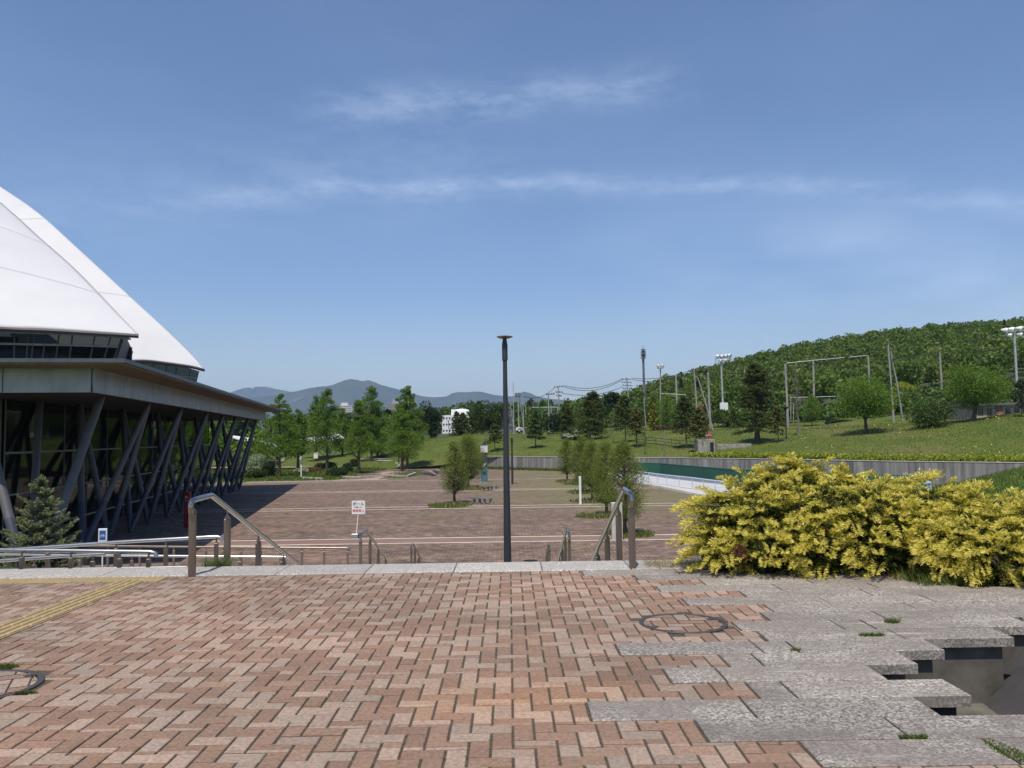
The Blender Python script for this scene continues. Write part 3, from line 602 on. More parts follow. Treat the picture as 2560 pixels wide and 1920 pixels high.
# manhole covers set with pavers
for (c,r),rz,lab in ((MANH[0],0.0,'round paver-filled manhole cover beside the granite slabs'),(MANH[1],.42,'round paver-filled manhole cover at the left edge with grass on its rim')):
    o=empty('manhole_cover',(c[0],c[1],TER),lab,'manhole cover','manhole covers in the brick terrace',rz)
    MB().lathe([(r-.036,-.03),(r-.036,.0015),(r-.033,.004),(r-.003,.004),(r,.001),(r,-.03)],n=64).build('rim',m_iron,o)
    for an in (0.45,3.6): MB().box(((r-.06)*math.cos(an),(r-.06)*math.sin(an),-.0015),(.075,.055,.012),rz=an).build('key_slot',m_iron,o)
    mb=MB(); cols=[]; ri=r-.038
    for j in range(-5,6):
        for i in range(-5,6):
            cc=(i-j)%4
            if cc==0: w,h=2,1
            elif cc==3: w,h=1,2
            else: continue
            xa,ya=i*MOD-.03,j*MOD-.02; xb,yb=xa+w*MOD,ya+h*MOD
            poly=[(xa+.006,ya+.005),(xb-.006,ya+.005),(xb-.006,yb-.005),(xa+.006,yb-.005)]
            out=[]
            for q in range(4):       # clip each paver to the circle by sampling its outline
                p0,p1=poly[q],poly[(q+1)%4]
                for s in range(8):
                    X=p0[0]+(p1[0]-p0[0])*s/8; Yv=p0[1]+(p1[1]-p0[1])*s/8; d=math.hypot(X,Yv)
                    if d<=ri: out.append((X,Yv))
                    elif math.hypot(*p0)<ri or math.hypot(*p1)<ri or math.hypot((xa+xb)/2,(ya+yb)/2)<ri: out.append((X*ri/d,Yv*ri/d))
            if len(out)>2 and (max(a for a,_ in out)-min(a for a,_ in out))>.015 and (max(b for _,b in out)-min(b for _,b in out))>.015:
                k=len(mb.v); mb.v+=[(a,b,.001) for a,b in out]; mb.f.append(tuple(range(k,k+len(out)))); mb.m.append(0); cols.append((shade(),len(out)))
    me=bpy.data.meshes.new('cover_pavers'); me.from_pydata(mb.v,[],mb.f); ca=me.color_attributes.new('Col','FLOAT_COLOR','CORNER'); buf=np.ones((len(me.loops),4),dtype=np.float32); p=0
    for (cv,n_) in cols: buf[p:p+n_,:3]=cv; p+=n_
    ca.data.foreach_set('color',buf.reshape(-1)); link('cover_pavers',me,m_brick,o)
    MB().lathe([(r-.04,-.02),(r-.04,-.004)],n=48).build('cover_bed',m_joint,o)
# pit with the dark slate cone
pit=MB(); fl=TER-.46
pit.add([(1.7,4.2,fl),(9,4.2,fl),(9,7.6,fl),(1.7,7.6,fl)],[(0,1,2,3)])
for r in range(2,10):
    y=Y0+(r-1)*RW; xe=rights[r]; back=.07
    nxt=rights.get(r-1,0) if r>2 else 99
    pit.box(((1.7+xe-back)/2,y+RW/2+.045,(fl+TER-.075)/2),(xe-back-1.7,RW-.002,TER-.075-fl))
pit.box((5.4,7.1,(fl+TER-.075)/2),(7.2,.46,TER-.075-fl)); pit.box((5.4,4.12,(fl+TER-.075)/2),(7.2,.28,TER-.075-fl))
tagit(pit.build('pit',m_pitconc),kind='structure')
cn=MB().lathe([(1.75,0),(1.3,.351),(.9,.663),(.5,.975),(.02,1.35)],(0,0,0),96)
tagit(cn.build('slate_cone',m_cone,smooth=True,loc=(5.0,5.55,fl)),'dark slate cone rising out of the stepped pit at the right','sculpture')
# terrace body, stair flights, landings
st=MB()
st.prism([(-14,-6),(1.7,-6),(1.7,9.0),(-14,9.0)],-.3,TER-.02); st.prism([(1.7,-6),(9,-6),(9,3.98),(1.7,3.98)],-.3,TER-.07); st.prism([(1.7,7.3),(9,7.3),(9,9.0),(1.7,9.0)],-.3,TER-.07); st.prism([(1.7,3.98),(9,3.98),(9,7.3),(1.7,7.3)],-.3,fl-.01)
tagit(st.build('terrace',m_conc),kind='structure')
sm=MB(); xl,xr=-3.7,1.55
def flight(y0,z0,n,ri=.155,tr=.44):
    for k in range(n): sm.box(((xl+xr)/2,y0+tr*(k+.5),(z0-ri*(k+1)-.6)/2 if False else z0-ri*(k+1)-.4),(xr-xl,tr,.8))
    return y0+tr*n,z0-ri*n
sm.box(((xl+xr)/2,9.3,TER-.5),(xr-xl,.62,.9))
y,z=flight(9.62,TER,10); sm.box(((xl+xr)/2,(y+19.4)/2,z-.4),(xr-xl,19.4-y,.8)); y,z=flight(19.4,z,10); sm.box(((xl+xr)/2,(y+28.6)/2,z-.4),(xr-xl,28.6-y,.8)); y,z=flight(28.6,z,6)
tagit(sm.build('stair',m_granl),kind='structure')
# ramps and planted ground left of the stair, planting bed on the right
rp=MB()
rp.add([(-14,9.62,3.1),(-3.75,9.62,3.35),(-3.75,11.4,3.35),(-14,11.4,3.1)],[(0,1,2,3)]); rp.add([(-14,11.4,3.0),(-3.75,11.4,2.62),(-3.75,14.9,2.6),(-14,14.9,3.0)],[(0,1,2,3)])
rp.add([(-14,14.9,2.5),(-3.75,14.9,2.5),(-3.75,20.3,2.0),(-14,20.3,2.0)],[(0,1,2,3)])
tagit(rp.build('ramp',m_conclight,recalc=False),kind='structure')
bk=MB(); bk.add([(-14,20.3,1.9),(-3.75,20.3,1.95),(-3.75,31,-.02),(-14,33,-.02)],[(0,1,2,3)])
bk.add([(-40,9,3.3),(-14,9,3.1),(-14,20.3,1.9),(-40,24,.5)],[(0,1,2,3)]); bk.add([(-40,24,.5),(-14,20.3,1.9),(-14,33,-.02),(-40,34,-.02)],[(0,1,2,3)])
bk.add([(1.6,9.0,4.0),(3.8,9.0,4.0),(3.8,8.0,4.02),(6.5,8.0,4.02),(14,9.5,4.0),(14,15.5,3.2),(1.6,15.5,2.6)],[(0,1,2,3,4,5,6)]); bk.add([(1.6,15.5,2.6),(14,15.5,3.2),(20,34,-.02),(1.6,33,-.02)],[(0,1,2,3)])
tagit(bk.build('planted_banks',m_grassg,recalc=False),kind='structure')

# ------------------------------------------------------------------ stair handrails
def handrail(lab,x,y0,zf,ydrop,sign,nposts,group='handrails of the stair',ylen=3.6,sc=1.):
    """level start, bend, then parallel to the flight; posts on the steps"""
    o=empty('handrail',(x,y0,zf),lab,'handrail',group); h=.79
    pts=[(0,-.035,h-.12),(0,-.06,h-.06),(0,-.045,h-.012),(0,.0,h+.012),(0,.10,h+.02),(0,ydrop,h+.03)]
    slope=-.352; end=ylen; pts+=[(0,ydrop+.03,h+.022),(0,end,h+.022+slope*(end-ydrop-.03))]
    MB().tube(pts,.030,12).build('rail',m_steel,o,True)
    ps=[0.0]+[ydrop+.55+k*1.25 for k in range(nposts-1)]
    for i,yy in enumerate(ps):
        top=h-.02 if yy<ydrop else h+slope*(yy-ydrop)-.01
        fl_=0 if i==0 else -max(0,math.floor((yy-(9.62-9.01 if group else .6))/.44)+1)*.155
        m=MB(); w=.032
        m.bbox((0,yy,(fl_+top-.09)/2),(.07,.045,top-.09-fl_),.008)
        m.add([(-.035,yy-.018,top-.09),(.035,yy-.018,top-.09),(.035,yy+.018,top-.09),(-.035,yy+.018,top-.09),(-.012,yy-.012,top-.045),(.012,yy-.012,top-.045),(.012,yy+.012,top-.045),(-.012,yy+.012,top-.045)],[(0,1,5,4),(1,2,6,5),(2,3,7,6),(3,0,4,7),(4,5,6,7)])
        m.tube([(0,yy,top-.05),(0,yy,top+.0)],.012,8)
        m.build('post',m_post,o)
    return o
handrail('tall bronze steel handrail at the top left of the stair, nearest the terrace',-3.42,9.01,TER,.56,1,4,ylen=5.0)
handrail('tall bronze steel handrail at the top right of the stair, next to the terrace slabs',1.315,9.05,TER,.52,1,4,ylen=5.0)
handrail('bronze steel handrail of the middle flight on the left side, below the white sign',-3.42,19.1,2.5,.75,1,4,ylen=5.2)
handrail('bronze steel handrail of the middle flight on the right side, beyond the near right handrail',1.32,18.8,2.5,.8,1,4,ylen=5.2)
handrail('bronze steel handrail of the lowest flight on the left side',-3.42,28.9,.95,.5,1,3,ylen=3.1)
handrail('bronze steel handrail of the lowest flight on the right side',1.32,28.4,.95,.5,1,3,ylen=3.1)
# ramp rails run across, ending beside the stair
def ramprail(lab,Y,pts,posts,r=.032,low=None,m=m_chrome,zf=3.2,hook=True):
    base=P(pts[-1][0],pts[-1][1],Y); o=empty('ramp_rail',(base[0],Y,zf),lab,'handrail','rails of the ramps'); b=(base[0],Y,zf)
    w=[sub(b,P(px,py,Y)) for px,py in pts]
    if hook: e=w[-1]; w=w[:-1]+[(e[0]-.06,e[1],e[2]+.004),(e[0],e[1],e[2]-.012),(e[0]+.02,e[1],e[2]-.06)]
    MB().tube(w,r,12).build('rail',m,o,True)
    if low:
        MB().tube([sub(b,P(px,py,Y)) for px,py in low],r*.9,10).build('lower_rail',m,o,True)
    for px in posts:
        py=np.interp(px,[p[0] for p in pts],[p[1] for p in pts]); q=sub(b,P(px,py,Y)); mm=MB(); 
        mm.bbox((q[0],0,(q[2]-.08)/2),(.045,.05,q[2]-.08),.006); mm.tube([(q[0],0,q[2]-.09),(q[0],0,q[2])],.013,8); mm.build('post',m_post,o)
    return o
ramprail('bright polished ramp rail nearest the terrace at the far left',10.15,[(-700,1372),(0,1375),(388,1380)],[-200,-60,55,178,300,372],.024,low=[(-700,1434),(0,1426),(468,1418)],zf=3.25)
ramprail('slightly sloping blue-grey ramp rail just behind the polished one at the far left',10.75,[(-500,1432),(0,1402),(150,1391),(262,1385)],[-80,86,232],.022,zf=3.25,hook=False)
ramprail('grey ramp rail rising from behind the spruce to a hooked end beside the near handrail',11.3,[(-400,1400),(63,1372),(300,1355),(553,1342)],[120,291,415,541],.024,zf=3.3)
ramprail('shining low ramp rail crossing behind the near left handrail',14.7,[(-300,1382),(95,1387),(721,1393)],[60,200,330,480,515,600,652,712],.021,zf=2.6)
ramprail('long thin ramp rail farthest down, ending left of the middle flight handrail',20.1,[(200,1364),(433,1367),(873,1370.5)],[270,350,435,515,558,603,652,701,755,810,869],.027,m=m_post,zf=2.0)

# ------------------------------------------------------------------ lamp posts, signs, clock, benches
def lamp(lab,px,ytop,Y,zb,rb,rt,disc,name='street_lamp'):
    t=P(px,ytop,Y); h=t[2]-zb; o=empty(name,(t[0],Y,zb),lab,'street lamp')
    MB().lathe([(rb*1.25,0),(rb*1.25,.03),(rb,.06),(rt,h-.95)],n=28).build('pole',m_lamp,o,True)
    MB().lathe([(rt*1.35,h-.952),(rt*1.38,h-.35),(rt*1.1,h-.18),(rt*.9,h-.08)],n=24).build('collar',m_lamp,o,True)
    MB().lathe([(disc*.25,h-.085),(disc*.7,h-.055),(disc,h-.01),(disc,h+.01),(disc*.6,h+.035),(.02,h+.05)],n=40).build('disc_head',m_copper,o,True)
    return o
lamp('tall dark lamp post with a flat round head in the middle of the picture',1261.5,842,33.0,0.0,.155,.083,.325)
o=lamp('slim dark lamp post far behind the tall lamp post, half hidden by it',1279.5,1094,95,0.0,.13,.09,.3)
p=P(1965,1023,125); o=empty('park_lamp',GT(1966,1097),'small dark park lamp with a conical head beside the small dark conifer','street lamp')
MB().tube([(0,0,-.3),(0,0,4.3)],.09,8).build('pole',m_lamp,o); MB().lathe([(.12,4.3),(.5,4.65),(.5,4.72),(.1,4.75)],n=16).build('lamp_head',m_lamp,o)

def text(name,s,size,m,parent,loc,rot=(math.pi/2,0,0),bold=.0,align='CENTER',sx=1.):
    c=bpy.data.curves.new(name,'FONT'); c.body=s; c.size=size; c.align_x=align; c.align_y='CENTER'; c.extrude=.0015; c.offset=bold
    t=bpy.data.objects.new(name,c); SC.collection.objects.link(t); dg=bpy.context.evaluated_depsgraph_get(); me=bpy.data.meshes.new_from_object(t.evaluated_get(dg)); bpy.data.objects.remove(t)
    o=link(name,me,m,parent); o.location=loc; o.rotation_euler=rot; o.scale=(sx,1,1); return o
# movable white notice
b=G(891,1344); o=empty('notice_sign',b,'white notice board with black and red Japanese lettering on a thin post','sign',rz=-.03)
s_=46.5/2071; W_=.72
MB().bbox((.12,0,1.66),(.74,.02,.74),.004).build('board',m_white,o)
MB().tube([(.0,.02,.2),(.10,.02,1.35)],.028,8).build('post',m_white,o)
MB().bbox((-.07,0,.11),(.36,.28,.22),.03).build('weight',m_sil,o); MB().bbox((.13,.0,.1),(.06,.2,.2),.02).build('clamp',m_black,o)
text('lettering','ボール',.215,m_black,o,(.12,-.014,1.84),bold=.002); text('lettering','を使用しての',.075,m_black,o,(.12,-.014,1.665),bold=.001); text('lettering','練習禁止',.165,m_redtxt,o,(.12,-.014,1.47),bold=.001)
# bicycle parking sign beyond the ramp rails
b=P(256,1412,24.5); o=empty('parking_sign',(b[0],24.5,b[2]),'white and blue bicycle parking sign on a white post beside the spruce','sign',rz=.12)
k=24.5/2071
MB().tube([(0,0,-.6),(0,0,.4)],.022,8).build('post',m_white,o); MB().bbox((0,0,.80),(.235,.06,.50),.006).build('board',m_white,o)
MB().bbox((-.0,-.033,.86),(.175,.006,.27),.001).build('blue_panel',m_blue,o)
bi=MB()
for cx in (-.04,.045): bi.tube([(cx+.030*math.cos(t*math.pi/6),-.039,.83+.030*math.sin(t*math.pi/6)) for t in range(13)],.004,5)
for a,c in (((-.04,.83),(-.012,.872)),((-.012,.872),(.03,.872)),((.03,.872),(.045,.83)),((-.012,.872),(.008,.83)),((.008,.83),(.03,.872)),((.03,.872),(.022,.892)),((-.012,.872),(-.02,.888))): bi.tube([(a[0],-.039,a[1]),(c[0],-.039,c[1])],.004,5)
bi.build('bicycle_symbol',m_white,o); text('lettering','駐輪場',.06,m_black,o,(0,-.034,.645),bold=.001)
# red totem with arrow
b=G(468,1319); o=empty('direction_sign',b,'dark red upright direction sign with a white arrow beside the slanted columns','sign',rz=-.15)
MB().bbox((0,0,1.12),(.40,.16,2.24),.01).build('panel',m_red,o)
ar=MB(); ar.box((.02,-.083,1.92),(.16,.008,.035)); ar.add([(-.13,-.084,1.92),(-.04,-.084,2.0),(-.015,-.084,1.975),(-.075,-.084,1.92),(-.015,-.084,1.865),(-.04,-.084,1.84)],[(0,1,2,3),(0,3,4,5)]); ar.build('arrow',m_white,o)
text('lettering','入口',.13,m_white,o,(0,-.084,1.70)); MB().lathe([(.13,0),(.13,.02)],(.14,-.09,.35),12).build('bracket',m_sil,o)
# clock tower
b=G(1211,1206); k=b[1]/2071; o=empty('clock_tower',b,'slim clock tower with a square white clock face, dark shaft and teal foot','clock',rz=.0)
H_=4.55; w=.80
MB().box((0,0,.75),(w+.03,.32,1.5)).build('teal_base',m_teal,o); mbx=MB(); mbx.box((0,0,.04),(w+.25,.6,.08)); mbx.build('plinth',m_conc,o)
MB().add([(-w/2,-.155,1.5),(w/2,-.155,1.5),(w/2,-.155,3.62),(-w/2,-.155,3.62),(-w/2,.155,1.5),(w/2,.155,1.5),(w/2,.155,3.62),(-w/2,.155,3.62)],[(0,1,2,3),(5,4,7,6),(1,5,6,2),(4,0,3,7),(3,2,6,7)]).build('shaft',m_dgrey,o)
MB().add([(-w/2,-.165,1.5),(w/2,-.165,1.5),(w/2,-.165,1.85)],[(0,1,2)]).build('teal_wedge',m_teal,o)
MB().bbox((0,-.0,3.98),(.92,.42,.72),.01).build('clock_case',m_black,o); f=MB().box((0,-.216,3.98),(.86,.012,.80)); cf=f.build('clock_face',m_white,o)
nu=MB()
for q in range(12): an=math.pi/6*q; nu.box((.30*math.sin(an),-.226,3.98+.30*math.cos(an)),(.055,.008,.075))
nu.build('numerals',m_black,cf)
hd=MB(); hd.tube([(0,-.228,3.98),(0,-.228,3.70)],.016,5); hd.tube([(0,-.229,3.98),(-.17,-.229,4.09)],.022,5); hd.build('hands',m_black,cf)
MB().box((0,0,4.40),(1.0,.46,.04)).build('cap_plate',m_sil,o)
MB().add([(-.38,-.05,4.46),(.25,-.05,4.46),(.25,-.05,5.1),(-.38,.05,4.46),(.25,.05,4.46),(.25,.05,5.1)],[(0,1,2),(5,4,3),(0,3,4,1),(1,4,5,2),(2,5,3,0)]).build('sail_fin',m_dgrey,o)
rn=MB(); 
for a,c,r in (((.17,2.23),(.06,2.12),.04),((.06,2.12),(-.04,2.02),.05),((.14,2.2),(.22,2.08),.02),((.10,2.17),(-.03,2.22),.02),((-.03,2.22),(-.09,2.16),.02),((-.04,2.02),(.06,1.94),.028),((.06,1.94),(.0,1.84),.022),((-.04,2.02),(-.14,1.93),.028),((-.14,1.93),(-.22,1.82),.022)): rn.tube([(a[0],-.17,a[1]),(c[0],-.17,c[1])],r,6)
rn.lathe([(.001,-.045),(.04,-.03),(.045,0),(.04,.03),(.001,.045)],(.21,-.17,2.29),10); rn.build('runner_figure',m_white,o)
MB().box((0,-.165,1.12),(.32,.02,.34)).build('plaque',m_black,o); pm=MB(); pm.tube([(0,-.18,1.03),(0,-.18,1.2)],.022,5); pm.build('plaque_mark',m_redpale,o)
# benches: wavy polished top on block legs
def bench(px,y,wpx,lab,flip):
    b=G(px,y); o=empty('bench',b,lab,'bench','curved stone benches by the clock tower'); k=b[1]/2071; L_=wpx*k; top=MB(); n=16; f=[];bk_=[]
    for i in range(n+1):
        t=i/n; x=(t-.5)*L_; c=(.28*math.sin(t*math.pi*2-.4))*flip; hw=.27+.10*math.sin(t*math.pi)
        f.append((x,c-hw)); bk_.append((x,c+hw))
    top.prism(f+bk_[::-1],.40,.49); top.build('seat',M('polished_stone',(.30,.31,.33),(.22,.23,.25),3,.18,.3) if 'polished_stone' not in MATS else MATS['polished_stone'],o)
    for t in ((.17,.40,.62,.88) if flip>0 else (.18,.48,.66,.9)):
        c=(.28*math.sin(t*math.pi*2-.4))*flip; MB().bbox(((t-.5)*L_,c,.2),(L_*.12,.36,.4),.02).build('leg',MATS['weathered_stone'],o)
    return o
bench(1205,1259,57,'nearer of the two curved stone benches, left of the tall lamp post',1)
bench(1222,1226,47,'farther of the two curved stone benches, just below the clock tower',-1)
# carved stones like split baskets
for i,(px,y,wp,lab) in enumerate(((1072,1190,36,'larger ribbed boat-shaped stone on the far plaza'),(1091,1187,20,'smaller ribbed stone leaning behind the boat-shaped one'))):
    b=G(px,y); k=b[1]/2071; L_=wp*k; n=24; m=9; vs=[];fs=[]
    for a in range(n+1):
        t=a/n; r=(.32+.28*math.sin(t*math.pi))*(1-.25*t if i==0 else 1)*(1.0+.05*(a%2))
        for q in range(m): an=math.pi*(1.05+.9*q/(m-1)) ; vs.append(((t-.5)*L_,math.cos(an)*r,r*1.55+math.sin(an)*r*1.3))
        
    for a in range(n):
        for q in range(m-1): fs.append((a*m+q,a*m+q+1,(a+1)*m+q+1,(a+1)*m+q))
        fs.append((a*m+m-1,a*m,(a+1)*m,(a+1)*m+m-1))
    fs.append(tuple(range(m))); fs.append(tuple(range(n*m,n*m+m)))
    ob=MB().add(vs,fs).build('carved_stone',m_basket); ob.location=b; ob.rotation_euler=(0,.12 if i==0 else -.2,-.15); tagit(ob,lab,'sculpture','ribbed carved stones')
# white marker posts
b=G(1451,1261); o=tagit(MB().bbox((0,0,1.1),(.17,.17,2.25),.01).build('marker_post',m_white,loc=b),'plain white upright post among the plaza trees','post')
b=G(753,1196); o=empty('information_post',b,'thin white post with a small blue-grey sign at the lawn edge','sign'); MB().bbox((0,0,1.0),(.14,.1,2.0),.01).build('post',m_white,o); MB().bbox((.0,-.06,2.25),(.38,.05,.5),.01).build('board',m_asph,o); MB().tube([(0,0,2.45),(0,0,2.75)],.05,6).build('cap',m_asph,o)
b=G(865,1155,.2); tagit(MB().bbox((0,0,.45),(.45,.2,.9),.03).build('milestone',m_white,loc=b),'small white marker stone at the end of the pink path','marker stone')
b=G(1543,1350); tagit(MB().bbox((0,0,.75),(.55,.3,2.0),.02).build('stone_marker',m_conclight,loc=(b[0],b[1],.2)),'pale upright stone marker between the near right handrail posts','marker stone')
for px,y0,y1,lab in ((997,1173,1129,'slim dark lamp post in front of the tallest bright tree pair'),):
    b=G(px,y0); h=(y0-y1)*b[1]/2071; o=empty('garden_lamp',b,lab,'street lamp'); MB().tube([(0,0,0),(0,0,h)],.09,8).build('pole',m_lamp,o); MB().bbox((0,0,.7),(.3,.3,.5),.02).build('box',m_white,o); MB().lathe([(.12,h),(.3,h+.1),(.1,h+.2)],n=12).build('lamp_head',m_lamp,o)

# ------------------------------------------------------------------ hall: low building with slanted columns
SD=np.array([-.168,1.0]); SD/=np.linalg.norm(SD)          # along the side, away from the viewer
FD=np.array([-1.0,-.165]); FD/=np.linalg.norm(FD)         # along the front, to the left
ZF0,ZF1,ZE0,ZE1=7.65,8.72,8.76,8.95
def xy(c,s,f=0.): return (c[0]+SD[0]*s+FD[0]*f, c[1]+SD[1]*s+FD[1]*f)
HC=(-18.0,36.0); hall=empty('sports_hall',(HC[0],HC[1],0),'low flat-roofed hall on slanted grey columns joined to the white arena','building'); hb=(HC[0],HC[1],0)
LS=60.6; LF=46.
def lc(p,z=None): return (p[0]-HC[0],p[1]-HC[1]) if z is None else (p[0]-HC[0],p[1]-HC[1],z)
# fascia: one panel strip per side, seams between panels
def fascia(s0,s1,side):
    n=round((s1-s0)/(1.42 if side else 3.45)); w=(s1-s0)/n
    for k in range(n):
        a=s0+k*w+.02; b=s0+(k+1)*w-.02
        if side: p,q=xy(HC,a),xy(HC,b); inn=(FD[0]*.12,FD[1]*.12)
        else: p,q=xy(HC,0,a),xy(HC,0,b); inn=(SD[0]*.12,SD[1]*.12)
        poly=[lc(p),lc(q),(q[0]+inn[0]-HC[0],q[1]+inn[1]-HC[1]),(p[0]+inn[0]-HC[0],p[1]+inn[1]-HC[1])]
        yield poly
for poly in fascia(.12,LS,True): MB().prism(poly,ZF0,ZF1).build('fascia_panel',m_zinc,hall)
for poly in fascia(.12,LF,False): MB().prism(poly,ZF0,ZF1).build('fascia_panel',m_zinc,hall)
c4=[xy(HC,.1,.1),xy(HC,LS-.1,.1),xy(HC,LS-.1,LF),xy(HC,.1,LF)]
MB().prism([lc(p) for p in c4],ZF0+.03,ZF0+.25).build('soffit',M('dark_soffit',(.05,.045,.04),(.035,.032,.03),2,.7),hall)
e4=[xy(HC,-1.9,-1.75),xy(HC,LS+1.9,-1.75),xy(HC,LS+1.9,LF),xy(HC,-1.9,LF)]
i4=[xy(HC,-1.82,-1.67),xy(HC,LS+1.82,-1.67),xy(HC,LS+1.82,LF),xy(HC,-1.82,LF)]
MB().prism([lc(p) for p in e4],ZE0+.02,ZE1).build('roof',m_eave,hall)
MB().prism([lc(p) for p in i4],ZE0-.06,ZE0+.015).build('eave_soffit',m_soffit,hall)
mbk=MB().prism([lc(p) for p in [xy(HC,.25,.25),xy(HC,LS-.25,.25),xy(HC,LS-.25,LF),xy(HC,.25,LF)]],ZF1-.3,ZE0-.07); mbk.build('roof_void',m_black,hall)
# slanted columns
def column(top,bot,r=.17):
    t=np.array([top[0],top[1],ZF0+.05]); q=np.array([bot[0],bot[1],0.]); d=t-q; k=.30
    rr_=r*(1+0)
    m=MB(); m.tube([lc(q+d*k,(q+d*k)[2]),lc(q+d*.97,(q+d*.97)[2]),lc(t,t[2])],[rr_*1.02,rr_*.98,rr_*.9],14); c=m.build('column',m_col,hall,True)
    f=MB(); f.tube([lc(q,0),lc(q+d*.04,d[2]*.04),lc(q+d*k,(q+d*k)[2])],[rr_*.62,rr_*.9,rr_*1.02],14); f.build('column_foot',m_colfoot,c,True)
tops=[G(*p,ZF0) for p in ((373,1010.6),(452,1023),(511,1033),(558.5,1039),(592,1044),(623,1048.6),(647,1051.7))]
# regular geometry: tops every 8.05 m, inset 1.0 m, bases inset 2.35 m
T0=G(258,995,ZF0); line_s=lambda s,f: xy(HC,s,f)
def s_of(p): v=np.array(p[:2])-np.array(HC); return float(v@SD)
ts=[s_of(t) for t in tops]
for i,s in enumerate(ts):
    T=line_s(s,.95); U=line_s(s,4.7)
    for ds in (-1.7,-6.0):
        if s+ds<1: continue
        B=line_s(s+ds,2.5); column(T,B); column(U,B)
# corner and front row
column(xy(HC,4.2,.95),xy(HC,-.8,1.8),.20); column(xy(HC,1.6,5.3),xy(HC,-.9,2.3),.20)
column(xy(HC,7.0,4.7),xy(HC,1.6,3.0)); 
for f in (11.2,17.5,24,30.5):
    column(xy(HC,1.6,f),xy(HC,2.6,f+3.0),.19); column(xy(HC,1.6,f),xy(HC,2.6,f-3.0),.19); column(xy(HC,7,f),xy(HC,2.6,f-3.0),.2); column(xy(HC,7,f),xy(HC,2.6,f+3.0),.2)
column(xy(HC,8,8.0),xy(HC,4.5,10.2)); column(xy(HC,8,8.0),xy(HC,4.5,6.0))
# glazing: leaning glass wall set back behind the columns
def glasswall(pa,pb,n,lean,rows,z1=ZF0,m=m_glass):
    pa=np.array(pa);pb=np.array(pb); d=pb-pa; nrm=np.array([lean[0],lean[1]])
    def pt(u,z): q=pa+d*u+nrm*(z/z1); return (q[0]-HC[0],q[1]-HC[1],z)
    MB().add([pt(0,.1),pt(1,.1),pt(1,z1),pt(0,z1)],[(0,1,2,3)]).build('glass_wall',m,hall,recalc=False)
    for r in rows: MB().tube([pt(0,r),pt(1,r)],.055,4).build('transom',m_frameL,hall)
    for k in range(n+1): MB().tube([pt(k/n,.1),pt(k/n,z1)],.045,4).build('mullion',m_frame,hall)
glasswall(xy(HC,6,5.9),xy(HC,LS-2,5.9),13,(-1.1*0-.0,0.0),(.9,2.9,5.0))
glasswall(xy(HC,6,6.1),xy(HC,6,LF),9,(0,0),(1.1,2.6,4.2,5.9))
glasswall(xy(HC,30,24),xy(HC,30,LF),5,(0,0),(2.6,5.2))
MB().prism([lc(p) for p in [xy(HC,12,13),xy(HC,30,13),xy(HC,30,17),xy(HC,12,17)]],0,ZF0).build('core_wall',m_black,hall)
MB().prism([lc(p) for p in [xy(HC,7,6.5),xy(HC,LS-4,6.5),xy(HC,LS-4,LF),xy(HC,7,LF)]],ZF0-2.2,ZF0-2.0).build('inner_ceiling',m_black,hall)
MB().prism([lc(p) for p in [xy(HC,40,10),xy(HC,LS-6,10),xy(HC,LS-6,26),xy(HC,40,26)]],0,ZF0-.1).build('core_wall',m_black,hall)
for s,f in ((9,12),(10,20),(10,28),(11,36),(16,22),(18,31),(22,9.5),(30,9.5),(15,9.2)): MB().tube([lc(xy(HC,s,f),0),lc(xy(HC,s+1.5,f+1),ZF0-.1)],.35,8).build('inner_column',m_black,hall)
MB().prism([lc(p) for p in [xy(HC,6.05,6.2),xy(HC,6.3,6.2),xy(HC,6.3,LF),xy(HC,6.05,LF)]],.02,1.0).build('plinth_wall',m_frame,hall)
sheet('hall_floor',[xy(HC,6.2,6.2),xy(HC,LS-2,6.2),xy(HC,LS-2,LF+4),xy(HC,6.2,LF+4)],.01,M('floor_dark',(.035,.035,.035),(.05,.05,.05),.5,.6))

